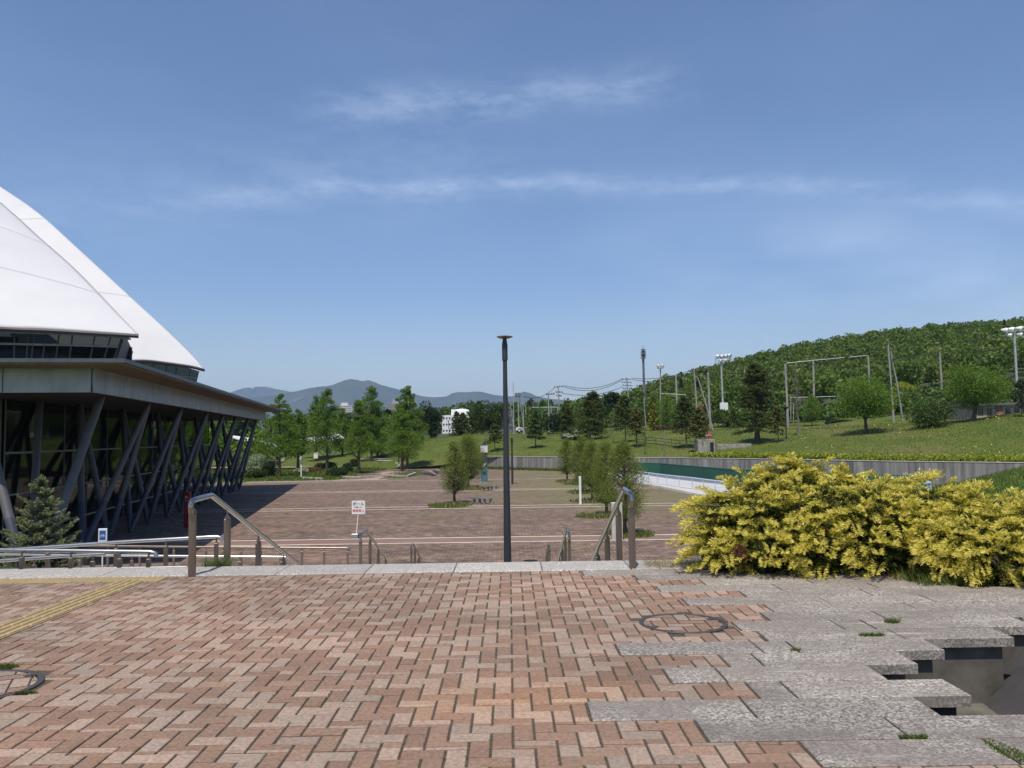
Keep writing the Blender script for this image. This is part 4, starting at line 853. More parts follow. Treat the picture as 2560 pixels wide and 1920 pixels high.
# ------------------------------------------------------------------ arena: two white membrane shells over glazed bands
AC=P(346.5,836,58)
arena=empty('arena',(AC[0]-20,AC[1]+20,0),'big white membrane-roofed arena rising behind the low hall','building'); ab=(AC[0]-20,AC[1]+20,0)
def catm(pts,n):
    pts=[np.array(p,float) for p in pts]; out=[]; m=len(pts)-1
    for k in range(n+1):
        t=k/n*m; i=min(int(t),m-1); u=t-i; p0=pts[max(i-1,0)];p1=pts[i];p2=pts[i+1];p3=pts[min(i+2,m)]
        out.append(.5*((2*p1)+(-p0+p2)*u+(2*p0-5*p1+4*p2-p3)*u*u+(-p0+3*p1-3*p2+p3)*u**3))
    return out
def shell(name,right,bottom,left,bulge,bands):
    """right: edge from tip up; bottom: from tip leftwards; left: from the end of bottom upwards"""
    nu,nv=36,48; Rt=catm(right,nv); Bo=catm(bottom,nu); Le=catm(left,nv); vs=[];fs=[]
    top=[Rt[-1]*(1-u/nu)+Le[-1]*(u/nu) for u in range(nu+1)]
    for v in range(nv+1):
        for u in range(nu+1):
            a,b=u/nu,v/nv
            p=(1-a)*Rt[v]+a*Le[v]+(1-b)*Bo[u]+b*top[u]-((1-a)*(1-b)*Rt[0]+a*(1-b)*Le[0]+(1-a)*b*Rt[-1]+a*b*Le[-1])
            w=math.sin(math.pi*min(1,a*1.0))*math.sin(math.pi*min(1,b))**.7; p=p+np.array([.35,-.75,.45])*bulge*w
            d=min(abs(b-c) for c in bands); p=p-np.array([.1,-.35,.25])*max(0,1-d/.03)*min(1,a*3)*.35
            vs.append(tuple(p-np.array(ab)))
    w=nu+1
    for v in range(nv):
        for u in range(nu): fs.append((v*w+u,(v+1)*w+u,(v+1)*w+u+1,v*w+u+1))
    o=MB().add(vs,fs).build(name,m_mem,arena,smooth=True)
    md=o.modifiers.new('thick','SOLIDIFY'); md.thickness=.25; md.offset=-1
    for c in bands[1:]:
        v=round(c*nv); MB().tube([tuple(np.array(vs[v*w+u])+np.array([.02,-.06,.05])) for u in range(nu+1)],.022,4).build('seam',m_seam,o)
    MB().tube([tuple(q-np.array(ab)-np.array([0,0,.12])) for q in Bo],.16,6).build('shell_edge',m_memedge,o)
    return o
nr=[P(346.5,836,58),P(300,788,60),P(190,674,68),P(100,594,75),P(0,505,84),P(-200,345,100)]
nbm=[P(346.5,836,58),P(240,829.5,57),P(110,822,56),P(0,818,55),P(-300,800,51),P(-800,790,46)]
nl=[P(-800,790,46),P(-760,640,56),P(-740,480,66),P(-720,340,76),P(-700,200,86),P(-650,40,100)]
shell('near_shell',nr,nbm,nl,1.2,(.075,.30,.55,.8))
fr=[P(511,923,88),P(475,882,90),P(411,820,95),P(316,733,102),P(190,617,110),P(95,532,118),P(0,466,126),P(-250,300,145)]
fb=[P(511,923,88),P(475,914,87),P(411,905,85.5),P(364,900,84),P(316,901,82),P(250,906,79),P(120,930,72)]
fl_=[P(120,930,72),P(60,870,80),P(0,800,90),P(-60,730,98),P(-120,640,106),P(-150,560,114),P(-200,470,125),P(-350,290,148)]
shell('far_shell',fr,fb,fl_,.7,(.07,.42,.68))
# glazed band under each shell
def gband(top,bot,n,rows,name='glazed_band'):
    T_=catm(top,24);B_=catm(bot,24); vs=[tuple(p-np.array(ab)) for p in T_]+[tuple(p-np.array(ab)) for p in B_]; m=25
    o=MB().add(vs,[(i,i+1,m+i+1,m+i) for i in range(24)]).build(name,m_glassd,arena,recalc=False)
    for r in rows: MB().tube([tuple(T_[i]*(1-r)+B_[i]*r-np.array(ab)+np.array([.03,-.12,0])) for i in range(25)],.075,4).build('frame_bar',m_frameL,o)
    for k in range(n+1):
        i=round(24*k/n); MB().tube([tuple(T_[i]-np.array(ab)+np.array([.03,-.1,0])),tuple(B_[i]-np.array(ab)+np.array([.03,-.1,0]))],.06,4).build('frame_bar',m_frame,o)
    return o
gband([P(307,839,59.5),P(200,832,58.5),P(100,828,57.6),P(0,824,56.5),P(-500,806,51.5)],[P(283,902,58.6),P(190,902,57.8),P(90,902,57),P(0,902,56),P(-500,902,51)],11,(.08,.46,.97))
gband([P(497,928,89.5),P(450,914,88.2),P(400,907,87),P(350,904,86),P(290,903,84.5)],[P(488,965,88.8),P(445,965,87.8),P(398,965,86.8),P(345,960,85.8),P(285,960,84.3)],7,(.1,.5,.96))
q=P(290,835,59.8); MB().add([tuple(P(x,y,59.9)-np.array(ab)) for x,y in ((307,836),(313,836),(291,902),(283,902))]+[tuple(P(x,y,70)-np.array(ab)) for x,y in ((330,880),(333,880),(318,930),(314,930))],[(0,1,2,3),(4,5,6,7),(1,5,6,2),(0,4,5,1)]).build('end_frame',m_frame,arena)
cm=MB(); c0=P(308,846,59.3)-np.array(ab); cm.box(tuple(c0+np.array([.15,0,0])),(.5,.2,.14)); cm.box(tuple(c0+np.array([.42,-.1,-.05])),(.25,.3,.12)); cm.build('camera_bracket',m_frameL,arena)
# inside structure glimpsed through the near band: pale slanting panels and a back wall
pn=MB()
for i,(x,y,a) in enumerate(((20,855,.5),(55,870,.3),(12,892,.6),(60,897,.2),(95,885,.7),(150,890,.2))):
    c=P(x,y,63)-np.array(ab); pn.box(tuple(c),(1.3,.1,.8),rz=a)
pn.build('inner_panel',m_frameL,arena)
MB().wall([tuple((P(330,870,66)-np.array(ab))[:2]),tuple((P(-500,870,60)-np.array(ab))[:2])],8.96,13.0,.3).build('inner_wall',m_black,arena)
MB().wall([tuple((P(478,930,93)-np.array(ab))[:2]),tuple((P(300,930,88)-np.array(ab))[:2])],8.96,12.0,.3).build('inner_wall',m_dgrey,arena)

# small white tent-like roof beyond the hall
b=P(600,1175,170); o=empty('tent_roof',(b[0],170,.2),'white pitched tent-like roof beyond the hall, behind the silvery shrub','canopy'); bb=np.array([b[0],170,.2])
w=[P(566,1087,165),P(652,1094,168),P(700,1117,172),P(668,1112,160),P(600,1098,160),P(610,1092,180)]
mm=MB(); mm.add([tuple(q-bb) for q in w],[(0,4,5),(4,3,1,5),(3,2,1)]); oo=mm.build('roof',m_white,o,recalc=False); md=oo.modifiers.new('t','SOLIDIFY'); md.thickness=.25
for px in (620,665,690): q=P(px,1115,166)-bb; MB().tube([(q[0],q[1],-.4),(q[0],q[1],q[2]+.6)],.15,6).build('post',m_white,o)
b=P(810,1120,175); o=empty('far_canopy',(b[0],175,.2),'white sail canopy glimpsed between the bright tree trunks','canopy'); bb=np.array([b[0],175,.2])
w=[P(745,1100,175),P(840,1080,178),P(860,1094,170),P(800,1108,168)]; oo=MB().add([tuple(q-bb) for q in w],[(0,3,2,1)]).build('roof',m_white,o,recalc=False); md=oo.modifiers.new('t','SOLIDIFY'); md.thickness=.2
for a,c in (((820,1112),(828,1140)),((752,1110),(752,1150))): MB().tube([tuple(P(*a,172)-bb),tuple(P(*c,172)-bb)],.18,6).build('post',m_white,o)
for px,y,w_,h_,m,lab in ((700,1153,26,13,m_wallbeige,'low beige wall section behind the second bright tree'),(790,1146,10,14,m_white,'small white cabinet between the bright tree trunks')):
    b=P(px,y,160); k=160/2071; tagit(MB().bbox((0,0,h_*k/2),(w_*k,.5,h_*k),.03).build('low_wall' if m is m_wallbeige else 'cabinet',m,loc=(b[0],160,b[2])),lab,'wall' if m is m_wallbeige else 'cabinet')

# ------------------------------------------------------------------ trees
def trunk_mb(rng,h,r,lean=(0,0),fork=0,top=.9):
    m=MB(); pts=[];n=7
    for i in range(n+1):
        t=i/n; pts.append((lean[0]*t+math.sin(t*5+h)*r*.5*t,lean[1]*t+math.cos(t*4+h)*r*.4*t,h*top*t-.3*(i==0)))
    m.tube(pts,[r*(1.35 if i==0 else 1-.82*(i/n)) for i in range(n+1)],8); return m,pts
def tree(name,lab,cat,base,h,R,kind,leaf,seed,group=None,bark=None,dens=1.,zlow=.25,nleaf=None,tr=None,lean=(0,0),zs=1.,extra=None):
    rng=np.random.default_rng(seed); rd=random.Random(seed); bark=bark or m_bark
    o=empty(name,base,lab,cat,group); r=tr or max(.08,h*.017); px=FOC/max(base[1],5)/2.5      # render pixels per metre
    area=h*(1-zlow)*2*R*px*px; n=nleaf or int(min(14000,max(1800,area*2.6*dens))); n=int(n*1.4); size=math.sqrt((5.0 if kind in('meta','sparse') else 9.0)*(h*(1-zlow)*2*R)/n)
    m,pts=trunk_mb(rng,h,r,lean,top=.97 if kind!='round' else .62); C=[];D=[]
    at=lambda z: (np.interp(z,[p[2] for p in pts],[p[0] for p in pts]),np.interp(z,[p[2] for p in pts],[p[1] for p in pts]))
    if kind=='round':
        nc=int(26+R*5); k=n//nc; rz_=h*(1-zlow)/2; cz=h*zlow+rz_
        for i in range(nc):
            d=unit(rng.normal(size=3)); q=rng.uniform(.45,.86); c=np.array([lean[0]*.6+d[0]*R*q,lean[1]*.6+d[1]*R*q,cz+d[2]*rz_*q*zs]); cr=R*rng.uniform(.34,.52)
            C.append(blob(rng,k,c,(cr,cr,min(cr*.75,rz_*.5)),.5))
            if i<12: x0,y0=at(h*.35); m.tube([(x0,y0,h*rng.uniform(.2,.42)),tuple((np.array([x0,y0,h*.45])+c)/2),tuple(c)],[r*.5,r*.3,r*.1],5)
    elif kind=='meta':
        nc=int(170+h*2); k=n//nc; tops=[(0,0,1.0)]+[(rng.uniform(-.45,.45)*R,rng.uniform(-.3,.3)*R,rng.uniform(.78,.93)) for _ in range(3)]
        for i in range(nc):
            tx,ty,tt=tops[rd.choice((0,0,0,1,2,3))]; t=rng.uniform(zlow,1)**.9; tl=t*tt
            prof=R*min(1,(1-t)*1.5+.05)**.75*(1.0 if t>zlow+.1 else .75); an=rng.uniform(0,6.28); q=math.sqrt(rng.uniform(.05,1))*prof*.85
            f=max(0,(t-.3))/.7; c=np.array([tx*f+math.cos(an)*q,ty*f+math.sin(an)*q,h*tl]); cr=max(.30*R*(1.1-t),h*.030)*rng.uniform(.8,1.25)
            C.append(blob(rng,k,c,(cr*1.1,cr*1.1,cr*.8),.4))
            if i%3==0: z0=max(h*.15,c[2]-q*.7); x0,y0=at(z0); m.tube([(x0,y0,z0),tuple(c)],[r*.38*(1.1-t),r*.08],5)
        cc=np.stack([rng.normal(0,.03*R,60),rng.normal(0,.03*R,60),rng.uniform(.86*h,1.0*h,60)],1); C.append(cc)
    elif kind=='conifer':
        nb=int(90+h*6); k=max(4,n//nb)
        for i in range(nb):
            t=rng.uniform(0,1)**.8; z=h*(zlow+(1-zlow)*t); ln=R*((1-t)**.6*1.08+.07)*rng.uniform(.78,1.1); an=rng.uniform(0,6.28); dr=-.16+.5*t
            u=np.array([math.cos(an),math.sin(an),dr]); x0,y0=at(z); s=rng.uniform(.08,1,(k,1))**.75; side=np.array([-math.sin(an),math.cos(an),0])
            c=np.array([x0,y0,z])+u*s*ln+side*rng.normal(0,.16,(k,1))*ln*(1.05-s*.6)+rng.normal(0,.05,(k,3))*np.array([1,1,1.2])*R*.6; C.append(c)
            if i%3==0: m.tube([(x0,y0,z),tuple(np.array([x0,y0,z])+u*ln*.8)],[r*.22*(1.2-t),r*.05],4)
    elif kind=='pine':
        nc=22; k=n//nc
        for i in range(nc):
            t=(i+.5)/nc; z=h*(zlow+(1-zlow)*t); prof=R*(1-t)**.6; an=i*2.4; c=np.array([math.cos(an)*prof*.62,math.sin(an)*prof*.62,z]); x0,y0=at(z)
            C.append(blob(rng,k,c,(max(prof*.62,.2*R),max(prof*.62,.2*R),h*.045),.2)); m.tube([(x0,y0,z-h*.03),tuple(c)],[r*.35,r*.1],5)
    elif kind=='sparse':
        nc=int(70*dens+20); k=n//nc
        for i in range(nc):
            t=rng.uniform(0,1); z=h*(zlow+(1-zlow)*t); prof=R*(math.sin(math.pi*min(1,(t*.85+.18)))**.7); an=rng.uniform(0,6.28); q=math.sqrt(rng.uniform(.1,1))*prof
            x0,y0=at(z); c=np.array([x0+math.cos(an)*q,y0+math.sin(an)*q,z]); cr=R*rng.uniform(.26,.42); C.append(blob(rng,k,c,(cr,cr,cr*1.15),.2))
            z0=max(h*.14,z-q*.8); m.tube([(at(z0)[0],at(z0)[1],z0),tuple(c)],[r*.30,r*.06],4)
    elif kind=='bare':
        for i in range(int(60*dens)):
            t=rng.uniform(0,1); z=h*(zlow+(1-zlow)*t); an=rng.uniform(0,6.28); ln=R*(1-t*.85)*rng.uniform(.5,1); x0,y0=at(z); p0=np.array([x0,y0,z]); p1=p0+np.array([math.cos(an)*ln*.5,math.sin(an)*ln*.5,ln*.22]); p2=p0+np.array([math.cos(an)*ln,math.sin(an)*ln,ln*.25])
            m.tube([p0,p1,p2],[r*.28,r*.16,r*.05],3)
            for _ in range(3): e=p1+(p2-p1)*rng.uniform(0,1); m.tube([e,e+rng.normal(0,.22,3)*ln],[r*.1,r*.03],3)
        n=0
    m.build('trunk',bark,o,True)
    if C:
        C=np.concatenate(C); quads('crown',leafq(rng,C,size*(1.35 if kind in('conifer','pine') else 1.25),.62),leaf,o)
    if extra=='twigs':
        tw=MB()
        for i in range(26):
            z=h*rng.uniform(.35,1.0); an=rng.uniform(0,6.28); ln=R*.5; x0,y0=at(z); tw.tube([(x0,y0,z-.25),(x0,y0,z),(x0+math.cos(an)*ln,y0+math.sin(an)*ln,z+ln*.2)],[.03,.02,.008],3)
        tw.build('bare_twigs',m_barkg,o)
    return o
def ptree(name,lab,cat,px,yb,yt,wpx,kind,leaf,seed,ground='G',Yf=None,z0=0,px_top=None,**kw):
    """size and place from where the trunk meets the ground"""
    if ground=='G': b=G(px,yb,z0)
    elif ground=='T': b=GT(px,yb,Yf or 150)
    else: b=P(px,yb,Yf)
    k=b[1]/FOC; h=(yb-yt)*k; lean=((px_top-px)*k,0) if px_top else (0,0)
    return tree(name,lab,cat,b,h,wpx*k/2*(1.22 if kind=='conifer' else 1.0),kind,leaf,seed,lean=lean,**kw)
gB='bright green trees at the far edge of the plaza'
for i,(px,yb,yt,w,lab) in enumerate(((698,1192,989,84,'leftmost bright green tree, next to the hall roof end, with a forked trunk'),(745,1174,1026,52,'small bright green tree just right of the leftmost bright one'),(790,1166,992,46,'slender bright green tree with a blunt top, third from the hall'),(818,1175,974,76,'bright green tree with a tall pointed top, fourth from the hall'),(856,1161,1022,40,'low thin bright green tree in front of the grey apartment block'),(897,1184,1000,62,'bright green tree whose trunk stands right beside the pink path'),(929,1167,966,74,'very tall bright green tree with a ragged spire right of the pink path'),(944,1166,1020,56,'bright green tree hidden behind the ragged spire tree'),(1006,1178,1024,72,'lower bright green tree of the rightmost close pair'),(1018,1173,969,92,'large bright green tree with a needle-like top at the right end of its row'))):
    ptree('bright_tree',lab,'tree',px,yb,yt,w*1.55,'meta',L_bright,100+i,group=gB,zlow=.25,dens=2.0,tr=.26)
ptree('evergreen_oak','very dark dense tree right of the bright row','tree',1076,1106,998,62,'round',L_dark,130,'P',190,zlow=.04,dens=1.6)
for i,(px,yb,yt,w,lab) in enumerate(((1204,1092,1000,62,'dark round tree in the middle, left half of the big dark clump'),(1243,1090,1000,64,'dark round tree forming the right half of the clump, touching the lamp post'))):
    ptree('dark_broadleaf_tree',lab,'tree',px,yb,yt,w,'round',L_mid,140+i,'P',185,zlow=.05,dens=1.5,group='big dark clump of round trees')
for i,(px,yb,yt,w,lab) in enumerate(((1143,1102,1030,36,'narrow dark conifer at the left of the three in front of the white building'),(1158,1100,1033,38,'narrow olive conifer in the middle of the three in front of the white building'),(1180,1098,1032,40,'narrow olive conifer at the right of the three, touching the big dark clump'))):
    ptree('narrow_conifer',lab,'tree',px,yb,yt,w,'conifer',L_conif if i==0 else L_pine,150+i,'P',180,zlow=.03,dens=3.5,group='narrow conifers on the mound')
for i,(px,yb,yt,w,lab) in enumerate(((1115,1040,1012,46,'distant round tree rising behind the white building'),(1170,1030,1000,60,'distant round tree behind the left end of the big dark clump'))):
    ptree('distant_tree',lab,'tree',px,yb+30,yt,w,'round',L_mid,155+i,'P',330,zlow=.1,group='distant round trees')
ptree('small_conifer','small dark round-topped conifer on the mound between clock and lamp post','tree',1237,1130,1061,38,'conifer',L_conif,160,'T',zlow=.34,dens=1.5)
ptree('layered_pine','small layered pine with bright green pads right of the lamp post','tree',1339,1121,1029,48,'pine',L_pine,161,'T',zlow=.26,dens=1.8)
ptree('spruce_tree','dark conifer left of the largest one on the mound','tree',1418,1100,1010,38,'conifer',L_conif,162,'T',zlow=.1,dens=1.5)
ptree('tall_conifer','largest dark conifer in the middle, above the white blossom bush','tree',1474,1100,983,78,'conifer',L_conif,163,'T',zlow=.08,dens=1.7,px_top=1483)
ptree('shrub_tree','dark bushy tree between lamp post pine and the largest middle conifer','tree',1392,1086,1030,60,'round',L_dark,164,'T',zlow=.02,dens=1.3)
ptree('dark_pine','dark upright conifer right of the largest middle one, with a bare lower trunk','tree',1564,1107,992,56,'conifer',L_conif,165,'T',zlow=.30,dens=1.6)
ptree('brown_conifer','olive-brown small conifer left of the yellow one','tree',1592,1118,1023,48,'conifer',L_brown,166,'T',zlow=.33,dens=1.5)
ptree('gold_conifer','yellow-green cone-shaped conifer by the concrete pole','tree',1635,1076,1010,28,'conifer',L_yel,167,'T',zlow=.02,dens=1.6)
ptree('dense_conifer','dark dense conifer in front of the red-roofed house','tree',1717,1121,995,60,'conifer',L_conif,168,'T',zlow=.32,dens=1.7,px_top=1712)
ptree('brown_topped_tree','brownish conifer standing before the concrete shelter with the red sign','tree',1750,1131,1022,50,'conifer',L_brown,169,'T',zlow=.36,dens=1.6)
ptree('great_conifer','biggest dark conifer on the right-hand slope','tree',1894,1108,913,100,'conifer',L_conif,170,'T',zlow=.16,dens=1.9,tr=.42)
ptree('little_conifer','little dark conifer right of the biggest one','tree',1946,1106,1016,30,'conifer',L_brown,171,'T',zlow=.3,dens=1.4)
ptree('bare_tree','tall bare dead tree between the tall net poles','tree',1999,1089,921,54,'bare',None,172,'T',zlow=.35,bark=m_barkg,dens=1.6,px_top=1992)
ptree('light_tree','pale green young tree behind the bare one','tree',2030,1062,991,50,'sparse',L_bright,173,'P',150,zlow=.2,dens=1.2)
ptree('maple_tree','broad round green tree on the right-hand slope','tree',2165,1083,943,150,'round',L_bright,174,'T',zlow=.24,dens=1.5,tr=.28)
ptree('spreading_tree','wide vase-shaped green tree high on the right','tree',2433,1052,910,146,'round',L_bright,175,'T',zlow=.20,dens=1.4,tr=.34,px_top=2452)
ptree('broad_shrub','broad dark green shrub between the two broad trees','shrub',2330,1068,1004,112,'round',L_mid,176,'T',zlow=.02,dens=1.1)
ptree('edge_tree','dark thin tree cut by the right edge of the picture','tree',2556,1042,950,40,'sparse',L_dark,177,'T',zlow=.25)
ptree('garden_pine','small layered pine left of the floodlight mast foot','tree',1795,1063,1028,34,'pine',L_conif,178,'P',160,zlow=.2,dens=1.4,group='garden pines behind the slope')
ptree('garden_pine','small layered pine between the floodlight mast and the biggest conifer','tree',1834,1062,1026,32,'pine',L_conif,179,'P',160,zlow=.2,dens=1.4,group='garden pines behind the slope')
ptree('young_tree','thin leafless sapling below the yellow conifer','tree',1660,1141,1070,22,'bare',None,180,'T',zlow=.3,bark=m_barkg,dens=.5)
ptree('young_tree','thin reddish leafless sapling right of the small brown conifer','tree',1613,1137,1072,22,'bare',None,181,'T',zlow=.3,bark=m_bark,dens=.6)
ptree('pruned_tree','pruned nearly bare tree right of the largest middle conifer','tree',1531,1106,1041,28,'bare',None,182,'T',zlow=.2,bark=m_barkg,dens=.9)
ptree('yellow_shrub_tree','loose yellow-green tree behind the yellow conifer','tree',1668,1064,994,70,'sparse',L_bright,183,'P',175,zlow=.08,dens=1.1)
ptree('backdrop_tree','dark conifer clump left of the cell tower','tree',1530,1040,984,70,'conifer',L_dark,184,'P',210,zlow=.02,dens=1.5)
ptree('lime_tree','bright yellow-green round tree behind the leaning pole','tree',2262,1018,952,70,'round',L_hedgey,185,'P',180,zlow=.05,dens=1.1)
gP='young trees in grass rings on the plaza'
for i,(px,yb,yt,w,lab,kw) in enumerate(((1136,1257,1114,62,'half-bare young tree with twiggy top left of the near curved bench',dict(extra='twigs',dens=.8)),(1171,1218,1094,74,'fuller young tree just behind the half-bare one, left of the clock',dict(dens=2.2)),(1418,1201,1100,44,'farthest young tree of the right-hand plaza row',dict(dens=1.2)),(1457,1231,1096,58,'second farthest young tree of the right-hand plaza row',dict(dens=1.3)),(1481,1253,1108,60,'third young tree of the right-hand row, behind the white post',dict(dens=1.2)),(1517,1286,1112,72,'second nearest young tree of the right-hand row',dict(dens=1.3)),(1563,1335,1116,92,'nearest young tree, behind the right handrail, with a bare grey top',dict(dens=1.0,extra='twigs')))):
    ptree('young_plaza_tree',lab,'tree',px,yb,yt,w*1.18,'sparse',L_olive,200+i,group=gP,zlow=.20,tr=.11,**{**kw,'dens':kw['dens']*1.8})
# silvery shrub, hedges, flowering bushes
def bush(name,lab,cat,c,r,n,mats,seed,size,group=None,frac=None,lumps=9,stems=True):
    rng=np.random.default_rng(seed); o=empty(name,c,lab,cat,group); C=[]
    for i in range(lumps):
        a=rng.uniform(0,6.28); q=rng.uniform(0,.7); C.append(blob(rng,n//lumps,(math.cos(a)*q*r[0],math.sin(a)*q*r[1],r[2]*rng.uniform(.25,.62)),(r[0]*.42,r[1]*.42,r[2]*.4),.5))
    C=np.concatenate(C); C[:,2]=np.abs(C[:,2])
    V=leafq(rng,C,size,.6)
    if len(mats)>1:
        f=rng.random(len(C))<frac; top=C[:,2]>r[2]*.35; f&=top
        quads('foliage',V[~f],mats[0],o); quads('blossom',V[f],mats[1],o)
    else: quads('foliage',V,mats[0],o)
    if stems:
        m=MB()
        for i in range(5): a=i*1.26; m.tube([(0,0,-.1),(math.cos(a)*r[0]*.5,math.sin(a)*r[1]*.5,r[2]*.6)],[.05,.02],4)
        m.build('stems',m_bark,o)
    return o
for i,(px,y,w,h,lab) in enumerate(((598,1178,54,62,'tall silvery grey-green shrub seen between the far columns'),(640,1180,90,58,'broad silvery shrub left of the leftmost bright tree'),(672,1180,56,50,'silvery shrub with white-tipped leaves around the leftmost bright trunk'))):
    b=G(px,y+10,.03); k=b[1]/FOC; bush('silver_shrub',lab,'shrub',b,(w*k/2,w*k/2,h*k),3800,[L_silver],300+i,.22,'silvery shrubs by the hall')
for i,(px,y,w,h,lab) in enumerate(((585,1195,60,22,'dark clipped hedge at the foot of the far columns'),(640,1195,62,22,'dark clipped hedge below the broad silvery shrub'),(672,1190,36,30,'rounded dark hedge bush just left of the leftmost bright trunk'),(838,1190,70,26,'dark hedge bush left of the pink path, nearest the plaza'),(868,1178,40,24,'dark hedge bush beside the middle of the pink path'),(885,1168,32,26,'dark hedge bush at the far end of the pink path'),(816,1172,60,20,'low dark hedge behind the pointed bright tree'))):
    b=G(px,y+2,.03); k=b[1]/FOC; bush('hedge_bush',lab,'hedge',b,(w*k/2,1.4,h*k),2600,[L_hedge],320+i,.2,'dark hedges along the lawn')
for i,(px,y,w,h,mt,lab) in enumerate(((758,1184,44,16,L_white,'white-flowering low bush behind the information post'),(832,1164,36,14,L_white,'white-flowering low bush beside the pointed bright tree'),(800,1168,30,12,L_pinkfl,'red-flowering low bush behind the third bright trunk'),(785,1180,36,12,L_pinkfl,'red-flowering low bush nearest the plaza'))):
    b=G(px,y,.03); k=b[1]/FOC; bush('flowering_bush',lab,'shrub',b,(w*k/2,1.3,h*k),1300,[L_hedge,mt],340+i,.2,'flowering bushes on the lawn',frac=.45)
for i,(px,y,w,h,lab) in enumerate(((1418,1100,36,20,'low white blossom bush left of the taller one'),(1444,1101,30,30,'tall white blossom bush below the largest middle conifer'))):
    b=GT(px,y); k=b[1]/FOC; bush('blossom_bush',lab,'shrub',b,(w*k/2,1.5,h*k),1800,[L_hedge,L_white],350+i,.22,'white blossom bushes',frac=.7)
for i,(a,c,y,h,mt,lab) in enumerate(((1730,2100,1147,13,L_hedgey,'long clipped yellow-green hedge along the wall top'),(2100,2760,1156,16,L_hedgey,'right-hand end of the yellow-green hedge along the wall top'))):
    rng_=np.random.default_rng(360+i); n=5200; u=rng_.uniform(0,1,n); pxs=a+(c-a)*u; ys=np.interp(pxs,AZ,WY)+.9+rng_.uniform(-.5,.5,n); k=ys/FOC; xs=(pxs-1280)/FOC*ys
    zz=2.05+np.abs(rng_.normal(0,.4,n)).clip(0,.82)+rng_.uniform(0,.12,n)*np.sin(xs*1.7); C=np.stack([xs,ys,zz],1); o=quads('low_hedge',leafq(rng_,C,.26,.7),L_hedgey); tagit(o,lab,'hedge','yellow-green hedges on the wall')
for a,c,y,h,Yh,lab in ((1632,1700,1076,11,158,'long brown clipped hedge by the yellow conifer'),(2066,2130,1066,16,150,'dark brown hedge left of the broad round tree'),(2175,2290,1066,16,146,'dark brown hedge behind the H-shaped pole')):
    n=1500; rng_=np.random.default_rng(int(a)); p0,p1=P(a,y,Yh),P(c,y,Yh); u=rng_.uniform(0,1,(n,1)); C=p0+(p1-p0)*u; C[:,2]+=rng_.uniform(0,h*Yh/FOC,n); C[:,1]+=rng_.uniform(-.6,.6,n)
    tagit(quads('brown_hedge',leafq(rng_,C,.3,.7),L_hedgeb if a<1700 else L_dark),lab,'hedge','brown hedges beyond the slope')

# woods: hillside and horizon belt, one mass of crowns
def woods(name,spots,leaf,seed,ql=280,conif=False):
    rng=np.random.default_rng(seed); VV=[]
    for (x,y,z,r,h) in spots:
        if conif:
            t=rng.uniform(0,1,ql); an=rng.uniform(0,6.28,ql); q=r*(1-t)**.8*rng.uniform(.4,1,ql); C=np.stack([x+np.cos(an)*q,y+np.sin(an)*q,z+h*t],1); s=r*.5
        else:
            nl=6; C=[]
            for i in range(nl):
                d=unit(rng.normal(size=3)); d[2]=abs(d[2]); C.append(blob(rng,ql//nl,(x+d[0]*r*.5,y+d[1]*r*.5,z+h*.55+d[2]*h*.22),(r*.55,r*.55,h*.25),.75))
            C=np.concatenate(C); s=r*.25
        VV.append(leafq(rng,C,s,.75))
    return tagit(quads(name,np.concatenate(VV),leaf),kind='stuff')
rg=np.random.default_rng(77); A=[];B=[];D_=[];E_=[]
Y=186.
while Y<412:
    x0,x1=(1380-1280)/FOC*Y,(3000-1280)/FOC*Y; x=x0
    while x<x1:
        xx=x+rg.uniform(-2,2); yy=Y+rg.uniform(-3,3); a=1280+FOC*xx/yy; zt=tz(xx,yy); r=rg.uniform(2.6,4.6); h=rg.uniform(7,11)*(.62 if a<1520 else 1); r*=.85 if a<1520 else 1
        dark=rg.random()<(.30 if a<1500 else .7 if a<1570 else .35 if a<1680 else .05 if a<1800 else .008)
        if (a>1640 and yy>188+max(0,(2000-a)*.03)) or yy>245:
            if dark: D_.append((xx,yy,zt-1.5,r*.72,h*(.72 if a<1700 else .95)))
            elif rg.random()<.38: B.append((xx,yy,zt-1.5,r,h))
            elif rg.random()<.22: E_.append((xx,yy,zt-1.5,r,h))
            else: A.append((xx,yy,zt-1.5,r,h))
        x+=rg.uniform(4.6,7.4)
    Y+=5.2
L_woodsB=leafmat('wood_leaves_b',(.050,.100,.018),(.125,.185,.038),.35); L_woodsC=leafmat('wood_leaves_c',(.08,.12,.020),(.19,.23,.05),.3)
woods('woods',A,L_woodsA,1); woods('woods',B,L_woodsB,2); woods('woods',E_,L_woodsC,4); woods('woods',D_,L_woodsD,3,conif=True)
A=[]
for i in range(95):           # belt behind the mound
    a=rg.uniform(1320,1640); Y=rg.uniform(196,240); x=(a-1280)/FOC*Y; A.append((x,Y,tz(x,Y)-.8,rg.uniform(2.0,3.6),rg.uniform(4.0,7.5)))
woods('woods',A,L_woodsB,9,220)
A=[]
for i in range(150):          # trees and bushes on the flat ground behind the slope
    a=rg.uniform(1660,2700); Y=rg.uniform(168,192)-(a-1660)*.022; x=(a-1280)/FOC*Y; A.append((x,Y,tz(x,Y)-.8,rg.uniform(1.6,3.2),rg.uniform(2.6,5.2)))
woods('woods',A,L_woodsB,8,190)
A=[];D_=[]
for i in range(330):
    a=rg.uniform(-900,1500); Y=rg.uniform(270,440); x=(a-1280)/FOC*Y; lowf=.62 if a<1060 else .7
    (A if rg.random()<.72 else D_).append((x,Y,tz(x,Y)-1,rg.uniform(3.5,6)*1.1,rg.uniform(10,15)*lowf))
woods('woods',A,L_woodsB,5,150); woods('woods',D_,L_woodsD,6,120,conif=True)
